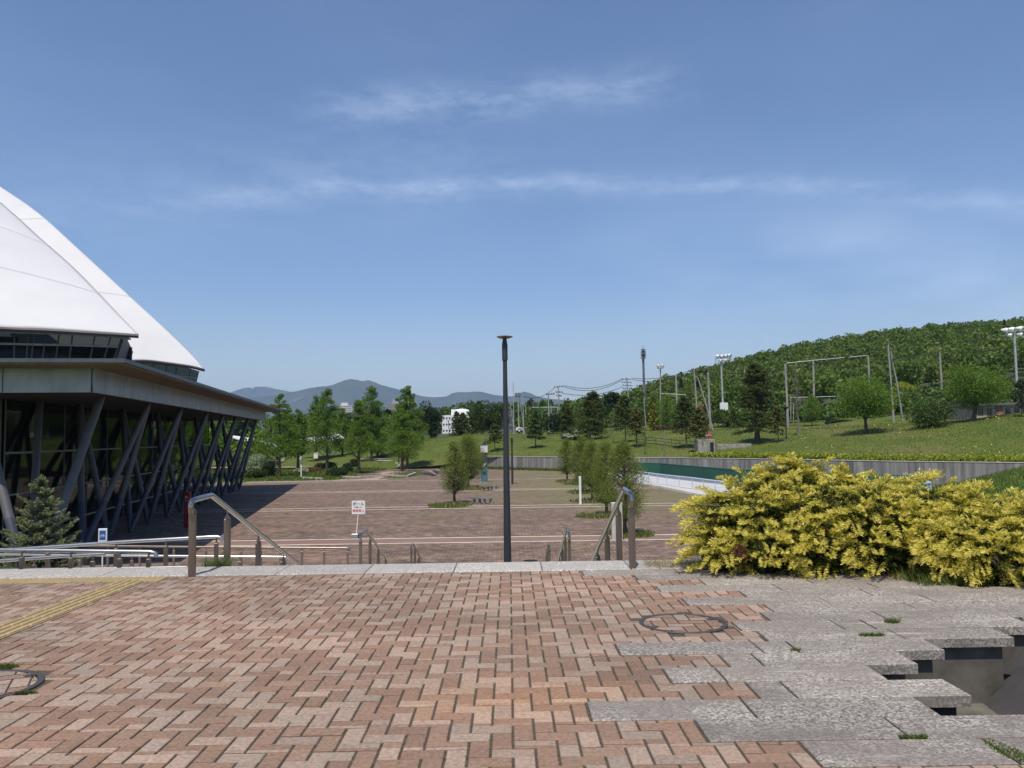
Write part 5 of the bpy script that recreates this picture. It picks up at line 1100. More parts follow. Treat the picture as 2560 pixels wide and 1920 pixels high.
# trees beyond the hall, seen through its glass
A=[]
for i in range(46):
    x=rg.uniform(-95,-38); Y=rg.uniform(104,165); A.append((x,Y,.0,rg.uniform(2.5,4),rg.uniform(5,9)))
woods('woods',A,L_bright,7,260)

# grass blades: slopes, lawn, rings round the plaza trees
def blades(name,C,h,leaf,seed,w=.08,lean=.35):
    rng=np.random.default_rng(seed); n=len(C); an=rng.uniform(0,6.28,n); hh=(np.asarray(h)*rng.uniform(.5,1.3,n)).reshape(-1,1); t=np.stack([np.cos(an),np.sin(an),np.zeros(n)],1); d=np.concatenate([rng.normal(0,lean,(n,2)),np.ones((n,1))],1)*hh
    b=t*w*.5; return quads(name,np.stack([C-b,C+b,C+d*.6+b*.6,C+d],axis=1),leaf)
def slope_pts(n,a0,a1,seed,ymul=1.,extra=0.):
    rng=np.random.default_rng(seed); out=[]
    for a in rng.uniform(a0,a1,n):
        y0,y1=fw(a)+.6,fc(a)+12; y=y0+(y1-y0)*rng.uniform(0,1); x=(a-1280)/FOC*y; out.append((x,y,tz(x,y)-.02))
    return np.array(out)
tagit(blades('slope_grass',slope_pts(26000,880,2750,21),.17,L_grass,22,.10),kind='stuff')
tagit(blades('slope_dry_grass',slope_pts(5000,880,2750,23),.18,L_grassd,24,.06),kind='stuff')
fp=slope_pts(900,1980,2750,25); fp[:,2]+=.3; tagit(quads('slope_flowers',leafq(np.random.default_rng(3),fp[(np.sin(fp[:,0]*.5)+np.sin(fp[:,1]*.37))>.35],.16,.9),L_flowery),kind='stuff')
rng=np.random.default_rng(31); n=16000; u=rng.uniform(-60,-17,n); v=rng.uniform(108.6,150,n); ok=~((u>-23.2)&(u<-16)); C=np.stack([u,v,np.full(n,.0)],1)[ok]; tagit(blades('lawn_grass',C,.34,L_grass,32,.14),kind='stuff')
# bank grass (right)
n=14000; u=rng.uniform(0,1,n); v=rng.uniform(0,.8,n); a=np.array([37.6,75.5,0.]); b=np.array([52.3,82.4,2.05]); c=np.array([10.5,15.,3.0]); d=np.array([42,15.,6.0]); uu=u[:,None]; vv=v[:,None]
C=(a*(1-uu)+b*uu)*(1-vv)+(c*(1-uu)+d*uu)*vv; tagit(blades('bank_grass',C,.22,L_grass,33,.07),kind='stuff')
# rings
ringC=[];ringD=[]
for (px,y,w,hh) in ((1124,1264,110,12),(1180,1222,80,8),(1418,1204,60,6),(1462,1231,86,10),(1470,1253,90,9),(1500,1290,120,13),(1575,1336,120,12),(905,1192,88,14),(932,1176,60,10),(1012,1186,96,16),(1440,1210,70,5)):
    b=G(px,y); k=b[1]/FOC; rx=w*k/2; ry=max(1.6,hh*b[1]*b[1]/(EYE*FOC)/2); n=int(700+rx*ry*60); q=np.sqrt(rng.uniform(0,1,n)); an=rng.uniform(0,6.28,n)
    C=np.stack([b[0]+np.cos(an)*q*rx,b[1]+np.sin(an)*q*ry,np.zeros(n)],1); (ringC).append(C)
    poly=[(b[0]+math.cos(t*.314)*rx*(1+.12*math.sin(t*2.3+px)),b[1]+math.sin(t*.314)*ry*(1+.15*math.sin(t*1.7+px))) for t in range(20)]
    o=sheet('grass_ring',poly,.018,m_grass)
tagit(blades('ring_grass',np.concatenate(ringC)[::2],.2,L_grass,41,.07),kind='stuff')
tagit(blades('ring_dry_grass',np.concatenate(ringC)[::5]*np.array([1,1,1]),.3,L_grassd,42,.05),kind='stuff')
for (x0,x1,y0,y1) in ((-3,16,126,128.4),):
    n=2600; C=np.stack([rng.uniform(-9,14,n),np.zeros(n),np.zeros(n)],1); C[:,1]=np.interp(C[:,0],[-10,-3,7.9,14.9],[147.5,140.4,128.7,122.8])-rng.uniform(0,1.3,n); tagit(blades('wall_foot_grass',C,.45,L_grass,43,.12),kind='stuff')

# ------------------------------------------------------------------ distant buildings
def block(name,lab,px0,px1,yt,yb,Y,m,floors,roof=None,depth=14,wincols=8,roofm=None,winm=None):
    a=P(px0,yb,Y); b=P(px1,yb,Y); t=P(px0,yt,Y); h=t[2]-a[2]; w=b[0]-a[0]; o=empty(name,((a[0]+b[0])/2,Y+depth/2,a[2]),lab,'building')
    MB().box((0,0,h/2-1),(w,depth,h+2)).build('wall',m,o)
    for f in range(floors):
        z=h*(f+.5)/floors
        for c in range(wincols): MB().box((-w/2+w*(c+.5)/wincols,-depth/2,z),(w/wincols*.55,.12,h/floors*(.28 if name=='white_building' else .5))).build('window',winm or m_win,o)
    if roofm: MB().prism([(-w/2-.6,-depth/2-.6),(w/2+.6,-depth/2-.6),(w/2+.6,depth/2+.6),(-w/2-.6,depth/2+.6)],h+.003,h+.35).build('roof',roofm,o)
    return o,w,h
o,w,h=block('apartment_block','long grey-white apartment block behind the bright trees',848,887,1014,1048,620,m_flatw:=M('flats_white',(.55,.56,.58),(.48,.49,.50),1,.8),7,wincols=10)
MB().box((-w/2+3,0,h+1.2),(5,5,2.2)).build('roof_housing',m_flatw,o)
o,w,h=block('tower_block','dark grey stepped tower block left of the needle-topped tree',968,998,1009,1050,620,M('tower_grey',(.16,.155,.16),(.2,.19,.19),1,.8),8,wincols=6,winm=m_flat)
MB().box((w*.12,0,h+1),(w*.55,8,2.2)).build('roof_housing',m_flat,o); MB().box((w*.05,0,h+3),(w*.2,5,1.6)).build('roof_housing',m_flat,o)
o,w,h=block('white_building','large white stepped building behind the narrow conifers',1106,1180,1038,1100,260,m_white,4,wincols=10)
MB().box((-w*.14,0,h+1),(w*.16,7,1.8)).build('roof_housing',m_white,o); MB().box((w*.12,0,h+.7),(w*.35,9,1.2)).build('roof_housing',m_white,o); MB().lathe([(2.6,h+1.3),(2.2,h+1.9),(.1,h+2.2)],(w*.12,0,0),16).build('roof_dome',m_white,o)
block('small_office','narrow grey-blue building right beside the tall lamp post',1272,1282,1026,1074,230,m_asph,4,wincols=2)
o,w,h=block('red_roofed_house','small house with a red-brown roof behind the dense conifer',1744,1782,1019,1036,200,m_wallbeige,1,wincols=5,depth=7)
MB().add([(-w/2-.6,-4,h),(w/2+.6,-4,h),(w/2+.6,4,h),(-w/2-.6,4,h),(-w/2+1,0,h+1.5),(w/2-1,0,h+1.5)],[(0,1,5,4),(2,3,4,5),(1,2,5),(3,0,4),(0,3,2,1)]).build('roof',m_roofred,o)
o,w,h=block('clubhouse','long low beige and brown clubhouse under the spreading tree',2441,2600,1014,1046,118,m_wallbeige,1,wincols=7,depth=7,roofm=m_asph)
MB().box((-w*.14,-3.6,h*.45),(w*.10,.2,h*.9)).build('brown_panel',m_brownhouse,o)
pp=P(2532,800,401); 
o=empty('hilltop_house',(pp[0]+4,412,pp[2]-8),'pale house with a sloping roof on top of the wooded hill at far right','building')
MB().box((0,0,2.5),(9,8,7)).build('wall',m_wallbeige,o); MB().add([(-6,-5,5.8),(6,-5,5.8),(6,5,5.8),(-6,5,5.8),(-6,0,9),(6,0,9)],[(0,1,5,4),(2,3,4,5),(1,2,5),(3,0,4)]).build('roof',m_roof,o)
# concrete shelter with red sign
b=GT(1762,1131); k=b[1]/FOC; o=empty('concrete_shelter',b,'small concrete shelter with a dark opening set into the grass slope','shelter')
MB().bbox((0,0,.9),(42*k,2.4,1.9),.05).build('wall',m_conc,o); MB().box((13*k,-1.21,.8),(9*k,.06,1.3)).build('opening',m_black,o)
MB().bbox((32*k+.05+(43*k),.6,.6),(86*k,.35,1.1),.03).build('wing_wall',m_conc,o)
q=P(1772,1102,b[1]-.3); o=empty('red_sign',(q[0],q[1],b[2]+1.87),'faded red sign with white figures standing on the concrete shelter','sign'); MB().box((0,0,.6),(14*k,.08,1.0)).build('board',m_redpale,o)
mk=MB()
for dx in (-.28,.02,.28): mk.tube([(dx,-.06,.45),(dx,-.06,.8)],.05,5)
mk.build('figures',m_white,o)
# dark chain-link fence in the middle
def fence(lab,pts,h,step,Yf=140,m=m_black,bars=2):
    W3=[GT(px,py,Yf) for px,py in pts]; b=W3[0]; o=empty('chain_fence',b,lab,'fence'); 
    P3=[sub(b,w) for w in W3]
    for z in np.linspace(h*.15,h,bars): MB().tube([(p[0],p[1],p[2]+z) for p in P3],.035,4).build('rail',m,o)
    for (p,q_) in zip(P3[:-1],P3[1:]):
        n=max(1,round(math.dist(p,q_)/step))
        for i in range(n): t=i/n; c=[p[j]+(q_[j]-p[j])*t for j in range(3)]; MB().tube([(c[0],c[1],c[2]-.2),(c[0],c[1],c[2]+h)],.04,4).build('post',m,o)
    return o
fence('low black fence running from the brown conifer to the concrete shelter',[(1590,1108),(1640,1112),(1700,1120),(1740,1122)],1.1,2.4,bars=3)
fence('low black fence behind the bare tree on the right slope',[(1960,1066),(2040,1066),(2100,1064)],1.3,3,bars=3)
fence('black fence along the hill foot by the clubhouse',[(2440,1044),(2560,1040),(2620,1038)],1.2,2.5,120)
# flat things behind the mound
for px0,px1,y0,y1,Yd,m,nm,lab,cat in ((1500,1560,1085,1091,172,m_brownhouse,'low_board','long low brown board behind the dark pine','board'),(1495,1512,1086,1100,160,m_asph,'utility_box','grey utility box right of the largest middle conifer','utility box'),(1540,1556,1088,1102,160,m_asph,'utility_box','grey utility box left of the dark upright conifer','utility box'),(1290,1306,1068,1080,190,m_white,'parked_van','small white van parked behind the mound by the flagpoles','van')):
    a=P(px0,y1,Yd); c=P(px1,y0,Yd); o=empty(nm,((a[0]+c[0])/2,Yd,a[2]),lab,cat); w_,h_=c[0]-a[0],c[2]-a[2]
    if nm=='parked_van':
        MB().bbox((0,0,h_*.5),(w_,2,h_*.8),.12).build('body',m,o); MB().box((w_*.1,-1.01,h_*.65),(w_*.6,.04,h_*.28)).build('window',m_win,o)
        for dx in (-.3,.3): MB().tube([(w_*dx,-1.05,h_*.12),(w_*dx,-.8,h_*.12)],.3,12).build('wheel',m_black,o)
    else:
        MB().bbox((0,0,h_*.5),(w_,.8,h_),.05).build('panel',m,o); MB().box((0,-.42,h_*.5),(w_*.7,.04,h_*.5)).build('door',m_dgrey,o)

# ------------------------------------------------------------------ poles, masts, wires
def pole(name,lab,cat,pts,Y,r,m,group=None,kids=None,rt=None):
    """pts: photo points bottom -> top at distance Y"""
    w=[P(x,y,Y) for x,y in pts]; b=w[0]; o=empty(name,b,lab,cat,group); L3=[sub(b,q) for q in w]; L3[0]=(L3[0][0],L3[0][1],L3[0][2]-1.0)
    MB().tube(L3,[r]+[rt or r*.7]*(len(L3)-1),8).build('pole',m,o)
    if kids: kids(o,np.array(b),Y)
    return o
def arms(spec):
    def f(o,b,Y):
        for (x0,y0,x1,y1) in spec:
            p=P(x0,y0,Y)-b; q=P(x1,y1,Y)-b; MB().tube([tuple(p),tuple(q)],.07,4).build('crossarm',m_frame,o)
            n=4
            for i in range(n): t=(i+.3)/n; c=p+(q-p)*t; MB().lathe([(.08,0),(.13,.12),(.06,.3)],tuple(c+np.array([0,0,.05])),6).build('insulator',m_black,o)
    return f
def floods(spec,cab=None):
    def f(o,b,Y):
        for (x0,y0,x1,y1) in spec['bars']: MB().tube([tuple(P(x0,y0,Y)-b),tuple(P(x1,y1,Y)-b)],.09,4).build('frame_bar',m_polew,o)
        for (x,y,r) in spec['lamps']:
            c=P(x,y,Y)-b; k=r*Y/FOC; MB().tube([tuple(c+np.array([-k*.7,.3,k*.25])),tuple(c+np.array([k*.2,-.2,0])),tuple(c+np.array([k*.8,-.5,-k*.3]))],[k*.35,k*.9,k],12).build('floodlight',m_white,o,True)
        if cab: x0,y0,x1,y1=cab; p,q=P(x0,y1,Y)-b,P(x1,y0,Y)-b; MB().bbox(((p[0]+q[0])/2,-.35,(p[2]+q[2])/2),(q[0]-p[0],.5,q[2]-p[2]),.03).build('cabinet',m_white,o)
    return f
pole('floodlight_mast','tall white floodlight mast with a white cabinet left of the biggest conifer','floodlight',[(1809,1060),(1806,980),(1802,893)],170,.26,m_polew,'floodlight masts',floods(dict(bars=[(1789,908,1817,906),(1789,908,1789,895),(1817,906,1817,896),(1790,896,1818,894)],lamps=[(1793,891,5),(1803,891,5),(1813,890,5),(1821,889,5),(1800,902,4),(1813,901,4)]),cab=(1799,1007,1818,1028)))
pole('floodlight_mast','large floodlight mast at the right edge, its lamps partly out of the picture','floodlight',[(2548,1046),(2542,950),(2535,825)],150,.30,m_polew,'floodlight masts',floods(dict(bars=[(2513,845,2580,842),(2513,829,2580,826),(2513,845,2513,829)],lamps=[(2510,826,7),(2526,824,7),(2546,822,7),(2566,820,7),(2521,839,6),(2547,837,6)])))
pole('floodlight_mast','slim mast with a small lamp cluster left of the utility pole row','floodlight',[(1652,1064),(1651,1000),(1651,915)],180,.2,m_pole,'floodlight masts',floods(dict(bars=[(1643,912,1658,911),(1643,921,1658,920),(1643,912,1643,921),(1658,911,1658,920)],lamps=[(1646,915,3),(1655,914,3),(1648,919,3)])))
def cell(o,b,Y):
    for (y) in (875,886,897): MB().lathe([(.1,0),(6*Y/FOC,.02),(6*Y/FOC,.25),(.1,.27)],tuple(P(1608,y,Y)-b),10).build('platform',m_asph,o)
    for dx in (-5,-2,2,5): MB().tube([tuple(P(1608+dx,895,Y)-b),tuple(P(1608+dx,877,Y)-b)],.18,6).build('antenna',m_flat,o)
    MB().tube([tuple(P(1608,877,Y)-b),tuple(P(1607,864,Y)-b)],.08,4).build('lightning_rod',m_frame,o)
pole('cell_tower','tall thin grey mobile mast with a caged top on the skyline','mast',[(1611,985),(1609,930),(1607.5,876)],260,.42,m_asph,None,cell,.36)
pole('utility_pole','utility pole with many insulators left of the cell tower','utility pole',[(1572,1000),(1568,960),(1566,944)],230,.2,m_pole,'utility poles and their wires',arms([(1556,949,1578,949),(1554,956,1580,957),(1556,964,1581,965),(1557,972,1579,972)]))
pole('utility_pole','utility pole with stacked crossarms right of the green net frame','utility pole',[(1399,1045),(1397,1000),(1395,965)],215,.2,m_pole,'utility poles and their wires',arms([(1385,969,1410,966),(1389,981,1407,981),(1391,990,1405,990)]))
pole('utility_pole','utility pole standing just right of the layered pine','utility pole',[(1373,1087),(1372,1030),(1371,984)],185,.2,m_pole,'utility poles and their wires',arms([(1365,987,1388,985)]))
pole('utility_pole','utility pole with a slanting brace left of the layered pine','utility pole',[(1298,1080),(1296,1030),(1294,983)],190,.2,m_pole,'utility poles and their wires',arms([(1287,986,1302,985),(1288,992,1301,992)]))
pole('pole_brace','slanting brace pole leaning on the utility pole left of the layered pine','utility pole',[(1312,1076),(1305,1035),(1298,996)],190.5,.12,m_pole,'utility poles and their wires')
pole('utility_pole','thin crooked utility pole just right of the tall lamp post','utility pole',[(1286,1070),(1279,1030),(1273,996)],200,.13,m_pole,'utility poles and their wires')
pole('utility_pole','utility pole with a white transformer bracket right of the dense conifer','utility pole',[(1743,1030),(1739,975),(1735,926)],180,.22,m_pole,'utility poles and their wires',arms([(1720,929,1752,924),(1728,935,1748,933),(1722,981,1742,981)]))
pole('pole_brace','long leaning brace pole crossing down to the red sign','utility pole',[(1791,1098),(1766,1015),(1744,943)],150,.19,m_pole,'utility poles and their wires')
pole('utility_pole','utility pole of the H-shaped pair, upright one, right of the broad round tree','utility pole',[(2236,1076),(2228,960),(2220,862)],135,.2,m_pole,'utility poles and their wires',arms([(2203,866,2231,864)]))
pole('pole_brace','leaning brace pole of the H-shaped pair','utility pole',[(2262,1073),(2243,960),(2231,905),(2226,868)],135.4,.17,m_pole,'utility poles and their wires')
pole('utility_pole','small utility pole in front of the cell tower','utility pole',[(1615,1060),(1612,1030),(1610,992)],190,.14,m_pole,'utility poles and their wires',arms([(1601,993,1618,992)]))
gN='concrete net poles of the sports field'
for pts,Yd,lab in (([(1693,1028),(1690,940)],185,'short concrete net pole just right of the slim lamp mast'),([(1776,1061),(1773,1000),(1770,930)],165,'concrete net pole left of the tall white floodlight mast'),([(1786,1028),(1784,988)],210,'short distant net pole above the red-roofed house'),([(1862,960),(1861,923)],240,'distant net pole sticking out above the biggest conifer'),([(1970,1062),(1967,985),(1963,909)],150,'left tall net pole beside the bare tree'),([(2035,1000),(2034,950),(2033,901)],170,'tall net pole right of the bare tree'),([(2173,950),(2172,920),(2170,889)],180,'net pole rising behind the broad round tree'),([(2357,1004),(2353,940),(2349,877)],165,'net pole between the two broad trees')):
    pole('net_pole',lab,'pole',pts,Yd,.24 if Yd<200 else .2,m_pole,gN,rt=.19)
for pts,Yd,lab in (([(1285,1081),(1284,1020),(1283,955)],180,'taller white flagpole just right of the lamp post'),([(1309,1081),(1308,1030),(1307,986)],180,'shorter white flagpole left of the layered pine'),([(1316,1060),(1314,1013)],210,'thin white flagpole half behind the layered pine group')):
    pole('flagpole',lab,'flagpole',pts,Yd,.12,m_polew,'white flagpoles',rt=.07)
for pts,Yd,lab in (([(1125,1102),(1123,1080),(1121,1052)],182,'thin dark lamp post in front of the white building'),([(1810,1131),(1810,1131-.1)],150,None)):
    if lab: o=pole('thin_lamp_post',lab,'street lamp',pts,Yd,.11,m_lamp); q=P(1121,1052,Yd)-np.array(P(*pts[0],Yd)); MB().bbox(tuple(q),(.6,.3,.12),.02).build('lamp_head',m_lamp,o)
# goal-like net frames and the driving-range net
def frame(name,lab,cat,segs,Y,r,m,net=None,netm=None,group=None):
    b=P(segs[0][0],segs[0][1],Y); o=empty(name,b,lab,cat,group); b=np.array(b)
    for (x0,y0,x1,y1) in segs: MB().tube([tuple(P(x0,y0,Y)-b),tuple(P(x1,y1,Y)-b)],r,5).build('bar',m,o)
    if net:
        vs=[tuple(P(x,y,Y)-b) for x,y in net]; mm=MB(); n_=14; A_,B_,C_,D2=[np.array(v) for v in vs]
        for i in range(n_+1):
            t=i/n_; mm.tube([tuple(A_+(B_-A_)*t),tuple(D2+(C_-D2)*t)],.035,3); mm.tube([tuple(A_+(D2-A_)*t),tuple(B_+(C_-B_)*t)],.03,3)
        mm.build('netting',netm,o)
frame('sports_net','pale green steel net frame behind the utility pole right of the layered pine','net frame',[(1331,1019,1396,1018),(1356,1020,1357,1060),(1378,1020,1378,1050),(1394,1018,1395,1040),(1356,1035,1394,1035)],200,.13,m_flat,net=[(1331,1020),(1394,1019),(1394,1045),(1331,1045)],netm=m_net)
frame('ball_net','dark tall ball-stop net slanting behind the layered pine','net',[(1328,994,1329,1040),(1347,1015,1348,1040)],230,.2,m_darknet,net=[(1329,995),(1346,1014),(1346,1040),(1329,1040)],netm=m_darknet)
frame('net_crossbar','long white crossbar joining the tall net poles, upper level','crossbar',[(1967,908,2033,901),(2033,901,2168,889)],168,.075,m_polew)
frame('net_crossbar','white crossbar joining the net poles, lower level behind the bare tree','crossbar',[(1975,994,2100,991),(1977,994,1977,1050),(1984,1008,1983,1058)],165,.07,m_polew)
frame('net_crossbar','white crossbar between the lamp mast and the short net pole','crossbar',[(1652,984,1714,987),(1714,987,1714,998)],183,.075,m_polew)
def wire(lab,a,b,Ya,Yb,sag,r=.065):
    A_,B_=P(*a,Ya),P(*b,Yb); o=bpy.data.objects.new('x',None); bpy.data.objects.remove(o)
    pts=[]
    for i in range(17):
        t=i/16; q=A_+(B_-A_)*t; q[2]-=sag*.5*4*t*(1-t); pts.append(tuple(q-A_))
    tagit(MB().tube(pts,r,4).build('power_line',m_wire,loc=A_),lab,'cable','overhead wires')
wire('upper overhead wire between the stacked-crossarm pole and the insulator pole',(1411,964),(1557,946),215,230,3.2); wire('overhead wire just below the upper one left of the insulator pole',(1410,967),(1556,949),215,230,3.8); wire('lowest overhead wire left of the insulator pole',(1405,983),(1556,967),215,230,2.6)
wire('overhead wire from the braced pole to the stacked-crossarm pole',(1302,988),(1386,969),190,215,3.0)
wire('overhead wire from the insulator pole to the transformer pole',(1579,945),(1722,928),230,180,1.6); wire('second overhead wire from the insulator pole to the transformer pole',(1579,948),(1722,933),230,180,2.2); wire('third overhead wire, from the slim lamp mast to the transformer pole',(1653,948),(1735,931),180,180,.7,.035)
wire('long overhead wire rising over the biggest conifer towards the H-shaped pair',(1752,930),(2204,868),180,135,3.5); wire('overhead wire from the H-shaped pair to the net pole between the broad trees',(2231,897),(2349,877),135,165,.4); wire('overhead wire from the net pole to the right edge mast',(2350,877),(2535,866),165,150,1.2); wire('thin guy wire slanting down from the H-shaped pair',(2172,892),(2300,1010),180,170,.0,.03); wire('thin guy wire slanting from the net pole between the broad trees',(2350,880),(2440,960),165,160,0,.03); wire('thin guy wire slanting down behind the tall white floodlight mast',(1772,936),(1835,1030),165,165,0,.03); wire('thin guy wire slanting down from the short net pole by the lamp mast',(1691,942),(1740,1022),185,185,0,.03)
wire('upper overhead wire crossing the hill at far right',(2231,865),(2560,832),135,150,1.0,.035)

# ------------------------------------------------------------------ foreground plants
# golden juniper: arching plumes built from thousands of needle sprays
rng=np.random.default_rng(5)
JB=np.array([3.3,8.9,4.0]); jun=empty('golden_juniper',JB,'big spreading golden juniper with feathery yellow tips beside the granite paving','shrub')
blobs=[(1790,1330,9.1,.36,.42),(1815,1285,9.4,.36,.32),(1870,1330,9.0,.45,.48),(1890,1255,9.5,.42,.36),(1950,1225,9.8,.46,.34),(1970,1320,9.0,.5,.52),(2030,1240,9.8,.46,.36),(2080,1310,8.9,.5,.52),(2110,1245,9.7,.46,.34),(2170,1315,8.8,.46,.50),(2200,1285,9.4,.46,.36),(2280,1300,9.1,.46,.34),(2270,1355,8.6,.42,.40),(2360,1330,8.8,.42,.34),(2370,1380,8.3,.40,.34),(2450,1345,8.4,.40,.32),(2490,1395,8.0,.40,.32),(2580,1365,8.1,.46,.36),(2640,1395,7.9,.46,.36),(1785,1385,8.85,.26,.2),(1900,1378,8.75,.40,.28),(2040,1378,8.7,.42,.30),(2190,1385,8.55,.38,.28),(2730,1375,8.2,.46,.38),(2320,1290,9.0,.46,.36),(2400,1300,8.9,.46,.34),(2480,1315,8.6,.44,.32),(2430,1380,8.2,.42,.34),(2560,1330,8.4,.46,.30)]
starts=[];dirs=[];lens=[];kinds=[]
blobs=[(px+16 if px<2000 else px,py,Y,r,rz_) for (px,py,Y,r,rz_) in blobs]
for (px,py,Y,r,rz_) in blobs:
    c=P(px,py,Y)
    for i in range(58):
        d=unit(rng.normal(size=3)); d[2]=d[2]*.8+.25
        if d[1]>.55: d[1]*=-.6
        d=unit(d); s=c+d*np.array([r,r,rz_])*.66
        if s[2]<4.06: s[2]=4.06+rng.uniform(0,.1)
        h=d.copy(); h[0]-=.25; h[2]=.35*d[2]+.24; h=unit(h+rng.normal(0,.2,3)); starts.append(s); dirs.append(h); lens.append(rng.uniform(.16,.38)); kinds.append(0)
for (x0,y0,x1,y1,Y) in ((1790,1260,1692,1263,9.0),(1840,1240,1745,1245,9.2),(1900,1220,1895,1160,9.6),(1950,1180,1888,1165,9.7),(2070,1195,1945,1140,9.8),(2030,1175,1950,1142,9.7),(2090,1200,2110,1158,9.7),(2120,1200,2165,1180,9.6),(2200,1235,2335,1175,9.4),(2220,1245,2320,1182,9.4),(2300,1260,2455,1197,9.0),(2320,1265,2440,1212,9.0),(2370,1290,2470,1262,8.7),(2430,1310,2545,1262,8.3),(2450,1320,2560,1290,8.2),(1800,1300,1710,1330,8.9),(2480,1400,2550,1455,7.7),(2160,1225,2250,1195,9.5)):
    for q in range(4):
        a=P(x0+rng.uniform(-10,10),y0+rng.uniform(-8,8),Y); b=P(x1+rng.uniform(-7,7),y1+rng.uniform(-3,9),Y+rng.uniform(-.1,.1)); l=np.linalg.norm(b-a)
        starts.append(a); dirs.append((b-a)/l+np.array([0,0,.12])); lens.append(l); kinds.append(1)
GQ=[];YQ=[];IQ=[]; stm=MB()
for s,d,l,kd in zip(starts,dirs,lens,kinds):
    n=int(230*(l/.30)) if kd==0 else int(240*(l/.4)); t=rng.uniform(0.0,1,n)**.8; droop=(.30 if kd==0 else .18)*l
    side=unit(np.cross(d,np.array([0,0,1.]))+1e-6); up=np.cross(side,d)
    ax=s+np.outer(t*l,d)-np.outer(droop*t*t*1.1,[0,0,1]); off=(1-t*.62)*l*.34
    # branchlets: short needle sprays leaving the plume axis at an angle, pointing forward
    sg=rng.choice((-1,1),n); bl=rng.uniform(.35,1,n)*off; lat=rng.uniform(-1,1,n)
    bd=unit(np.outer(sg,side)*.75+d*.9+np.outer(lat,up)*.55-np.outer(np.ones(n)*.12,[0,0,1])); C=ax+bd*bl[:,None]; C[:,2]=np.maximum(C[:,2],4.045)
    sz=rng.uniform(.024,.052,n); V=leafq(rng,C,sz,.16,D=bd*1.6)
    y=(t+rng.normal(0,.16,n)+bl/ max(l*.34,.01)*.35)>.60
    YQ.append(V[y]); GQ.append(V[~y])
    if kd==1: stm.tube([tuple(s-JB),tuple(s+d*l*.5-JB-np.array([0,0,droop*.25])),tuple(s+d*l*.9-JB-np.array([0,0,droop*.9]))],[.010,.006,.002],4)
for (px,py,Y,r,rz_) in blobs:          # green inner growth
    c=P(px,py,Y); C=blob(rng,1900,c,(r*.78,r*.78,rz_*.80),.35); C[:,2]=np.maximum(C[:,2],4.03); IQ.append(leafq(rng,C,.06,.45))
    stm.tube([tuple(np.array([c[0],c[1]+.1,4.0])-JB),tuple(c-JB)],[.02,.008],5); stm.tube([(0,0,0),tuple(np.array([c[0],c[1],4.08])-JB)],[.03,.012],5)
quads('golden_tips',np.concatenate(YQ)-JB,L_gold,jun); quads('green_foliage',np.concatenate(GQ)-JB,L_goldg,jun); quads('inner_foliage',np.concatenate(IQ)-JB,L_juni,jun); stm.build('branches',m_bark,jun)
c=P(1850,1385,8.45); C=blob(rng,420,c-JB,(.07,.06,.10),.1); quads('dead_spray',leafq(rng,C,.05,.3),L_red,jun)
# spruce by the ramp
SB=np.array([P(100,1300,15.5)[0],15.5,1.35]); top=P(92,1180,15.5)[2]; hS=top-SB[2]
sp=empty('spruce',SB,'young blue-green spruce with tiered branches at the left edge below the terrace','tree'); rng=np.random.default_rng(9)
Q1=[];Q2=[]; tb_=MB(); tb_.tube([(0,0,-.3),(0,0,hS*.97)],[.07,.012],8)
nt_=17
for k in range(nt_):
    t=(k+.3)/nt_; z=hS*(.06+.92*t); R0=1.36*(1-t)**.82+.04
    for j in range(15 if t<.75 else 9):
        an=2*math.pi*(j+rng.uniform(-.3,.3))/(15 if t<.75 else 9)+k; ln=R0*rng.uniform(.68,1.12); u=np.array([math.cos(an),math.sin(an),-.02+.32*t]); side=np.array([-math.sin(an),math.cos(an),0]); zz=z+rng.normal(0,.05)
        n=int(40+300*ln); s=rng.uniform(.12,1,n); lat=rng.uniform(-1,1,n)*ln*.34*(1.12-s)*1.3; C=np.array([0,0,zz])+np.outer(s*ln,u)-np.outer(.12*np.sin(s*3.1)*ln,[0,0,1])+np.outer(lat,side)+rng.normal(0,.012,(n,3)); C[:,2]+=.05*s*s
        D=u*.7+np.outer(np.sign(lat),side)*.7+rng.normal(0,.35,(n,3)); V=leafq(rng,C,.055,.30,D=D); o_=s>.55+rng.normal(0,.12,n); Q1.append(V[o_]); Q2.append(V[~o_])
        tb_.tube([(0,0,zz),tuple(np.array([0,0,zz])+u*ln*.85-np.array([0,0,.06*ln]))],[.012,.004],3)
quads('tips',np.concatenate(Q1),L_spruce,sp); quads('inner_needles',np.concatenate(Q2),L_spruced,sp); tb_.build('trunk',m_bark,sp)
# weeds and grass along the terrace edge
def tuft(lab,c,r,h,n,seed,leaf=L_grassw if False else None,w=.006,name='weed',group='weeds in the paving joints'):
    rng=np.random.default_rng(seed); q=np.sqrt(rng.uniform(0,1,n)); an=rng.uniform(0,6.28,n); C=np.stack([np.cos(an)*q*r[0],np.sin(an)*q*r[1],np.zeros(n)],1)
    o=blades(name,C,h,leaf or L_weed,seed,w,.55); o.location=[float(v) for v in c]; tagit(o,lab,'weed',group); return o
L_weed=leafmat('weed_blades',(.060,.10,.020),(.13,.18,.042),.3)
z4=lambda x,y:G(1400+x/1.907,1400+y/1.907,TER)
tuft('small grass tuft at the back joint of the granite slabs',z4(1583,302),(.05,.03),.045,160,1); tuft('flat green weed patch in the joint left of the back tuft',z4(1485,362),(.09,.03),.028,260,2); tuft('tiny weed at the end of a short slab joint',z4(1128,432),(.035,.02),.02,90,3); tuft('low weed patch at the end of the long open joint',z4(1685,850),(.07,.022),.02,260,4); tuft('long weed strip in the joint at the bottom right corner',z4(2120,910),(.05,.14),.014,420,5,w=.007)
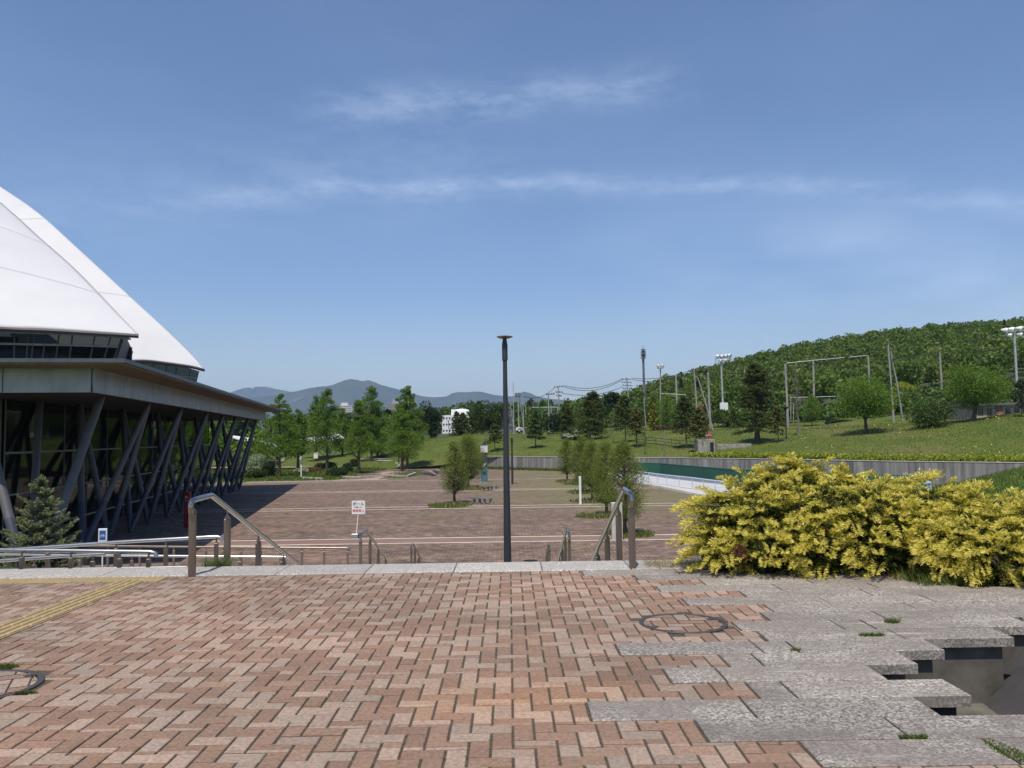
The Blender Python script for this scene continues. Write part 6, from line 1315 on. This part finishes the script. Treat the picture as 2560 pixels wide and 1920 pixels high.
tuft('little green weed beyond the manhole cover at the left edge',G(14,1668,TER),(.09,.03),.03,220,6); tuft('grass tuft on the rim of the manhole cover at the left edge',G(65,1733,TER),(.07,.015),.018,160,7)
tuft('spiky green weeds beside the near left handrail post',(P(548,1412,9.75)[0],9.75,3.95),(.16,.10),.20,240,8,w=.012)
mm=np.random.default_rng(12)   # moss and sprouts in the brick joints
n=5200; ix=mm.integers(-14,16,n); C=np.stack([ix*MOD+mm.normal(0,.003,n),mm.uniform(3.4,8.6,n),np.full(n,TER-.006)],1); keep=(np.sin(C[:,0]*3.1+C[:,1]*2.3)+np.sin(C[:,1]*5.1-C[:,0]*1.7)+mm.normal(0,.35,n))>.95
lm=np.array([lefts.get(row_of(y),2) for y in C[:,1]]); keep&=C[:,0]<lm; tagit(blades('joint_moss',C[keep],.012,L_weed,13,.006,.9),kind='stuff')
# grass and straw along the juniper foot
n=4200; C=np.stack([mm.uniform(1.5,6.2,n),np.zeros(n),np.full(n,TER)],1); C[:,1]=np.where(C[:,0]<3.75,9.02,8.1)-mm.uniform(-.3,.05,n)*1.0+mm.uniform(0,.5,n)*.4; tagit(blades('verge_straw',C,.06,L_grassd,14,.008,.9),kind='stuff')
n=6500; C=np.stack([mm.uniform(3.8,6.4,n),mm.uniform(7.78,9.0,n),np.full(n,TER-.02)],1); tagit(blades('verge_grass',C,.13,L_grass,15,.010,.5),kind='stuff')
n=900; C=np.stack([mm.uniform(-5.2,-3.4,n)*1.0,mm.uniform(9.66,9.8,n),np.full(n,3.95)],1); tagit(blades('ramp_grass',C[:60],.1,L_grass,16,.01,.5),kind='stuff')
# dry grass and weeds below the ramp, near the parking sign
n=700; C=np.stack([mm.uniform(-10.5,-6.5,n),mm.uniform(20.5,24,n),np.zeros(n)],1); C[:,2]=1.6; tagit(blades('ramp_bank_grass',C,.45,L_grassd,17,.02,.3),kind='stuff')

# ------------------------------------------------------------------ air
hz=MB().box((0,7500,300),(23000,20000,1300)); ho=hz.build('haze',[]) if False else None
me=bpy.data.meshes.new('haze'); x0,x1,y0,y1,z0,z1=-9500,9500,-2500,16500,-420,960
me.from_pydata([(x0,y0,z0),(x1,y0,z0),(x1,y1,z0),(x0,y1,z0),(x0,y0,z1),(x1,y0,z1),(x1,y1,z1),(x0,y1,z1)],[],[(0,3,2,1),(4,5,6,7),(0,1,5,4),(1,2,6,5),(2,3,7,6),(3,0,4,7)])
m,n_,l_=newmat('haze_air'); v=n_.new('ShaderNodeVolumePrincipled'); v.inputs['Density'].default_value=7.0e-5; v.inputs['Color'].default_value=(.47,.67,1.0,1); v.inputs['Anisotropy'].default_value=.0
oo=n_.new('ShaderNodeOutputMaterial'); l_.new(v.outputs[0],oo.inputs['Volume']); tagit(link('haze',me,m),kind='stuff')
g=bpy.data.objects['ground']; 
for v_ in g.data.vertices: v_.co.x=max(-9400,min(9400,v_.co.x)); v_.co.y=max(-2400,min(16400,v_.co.y))
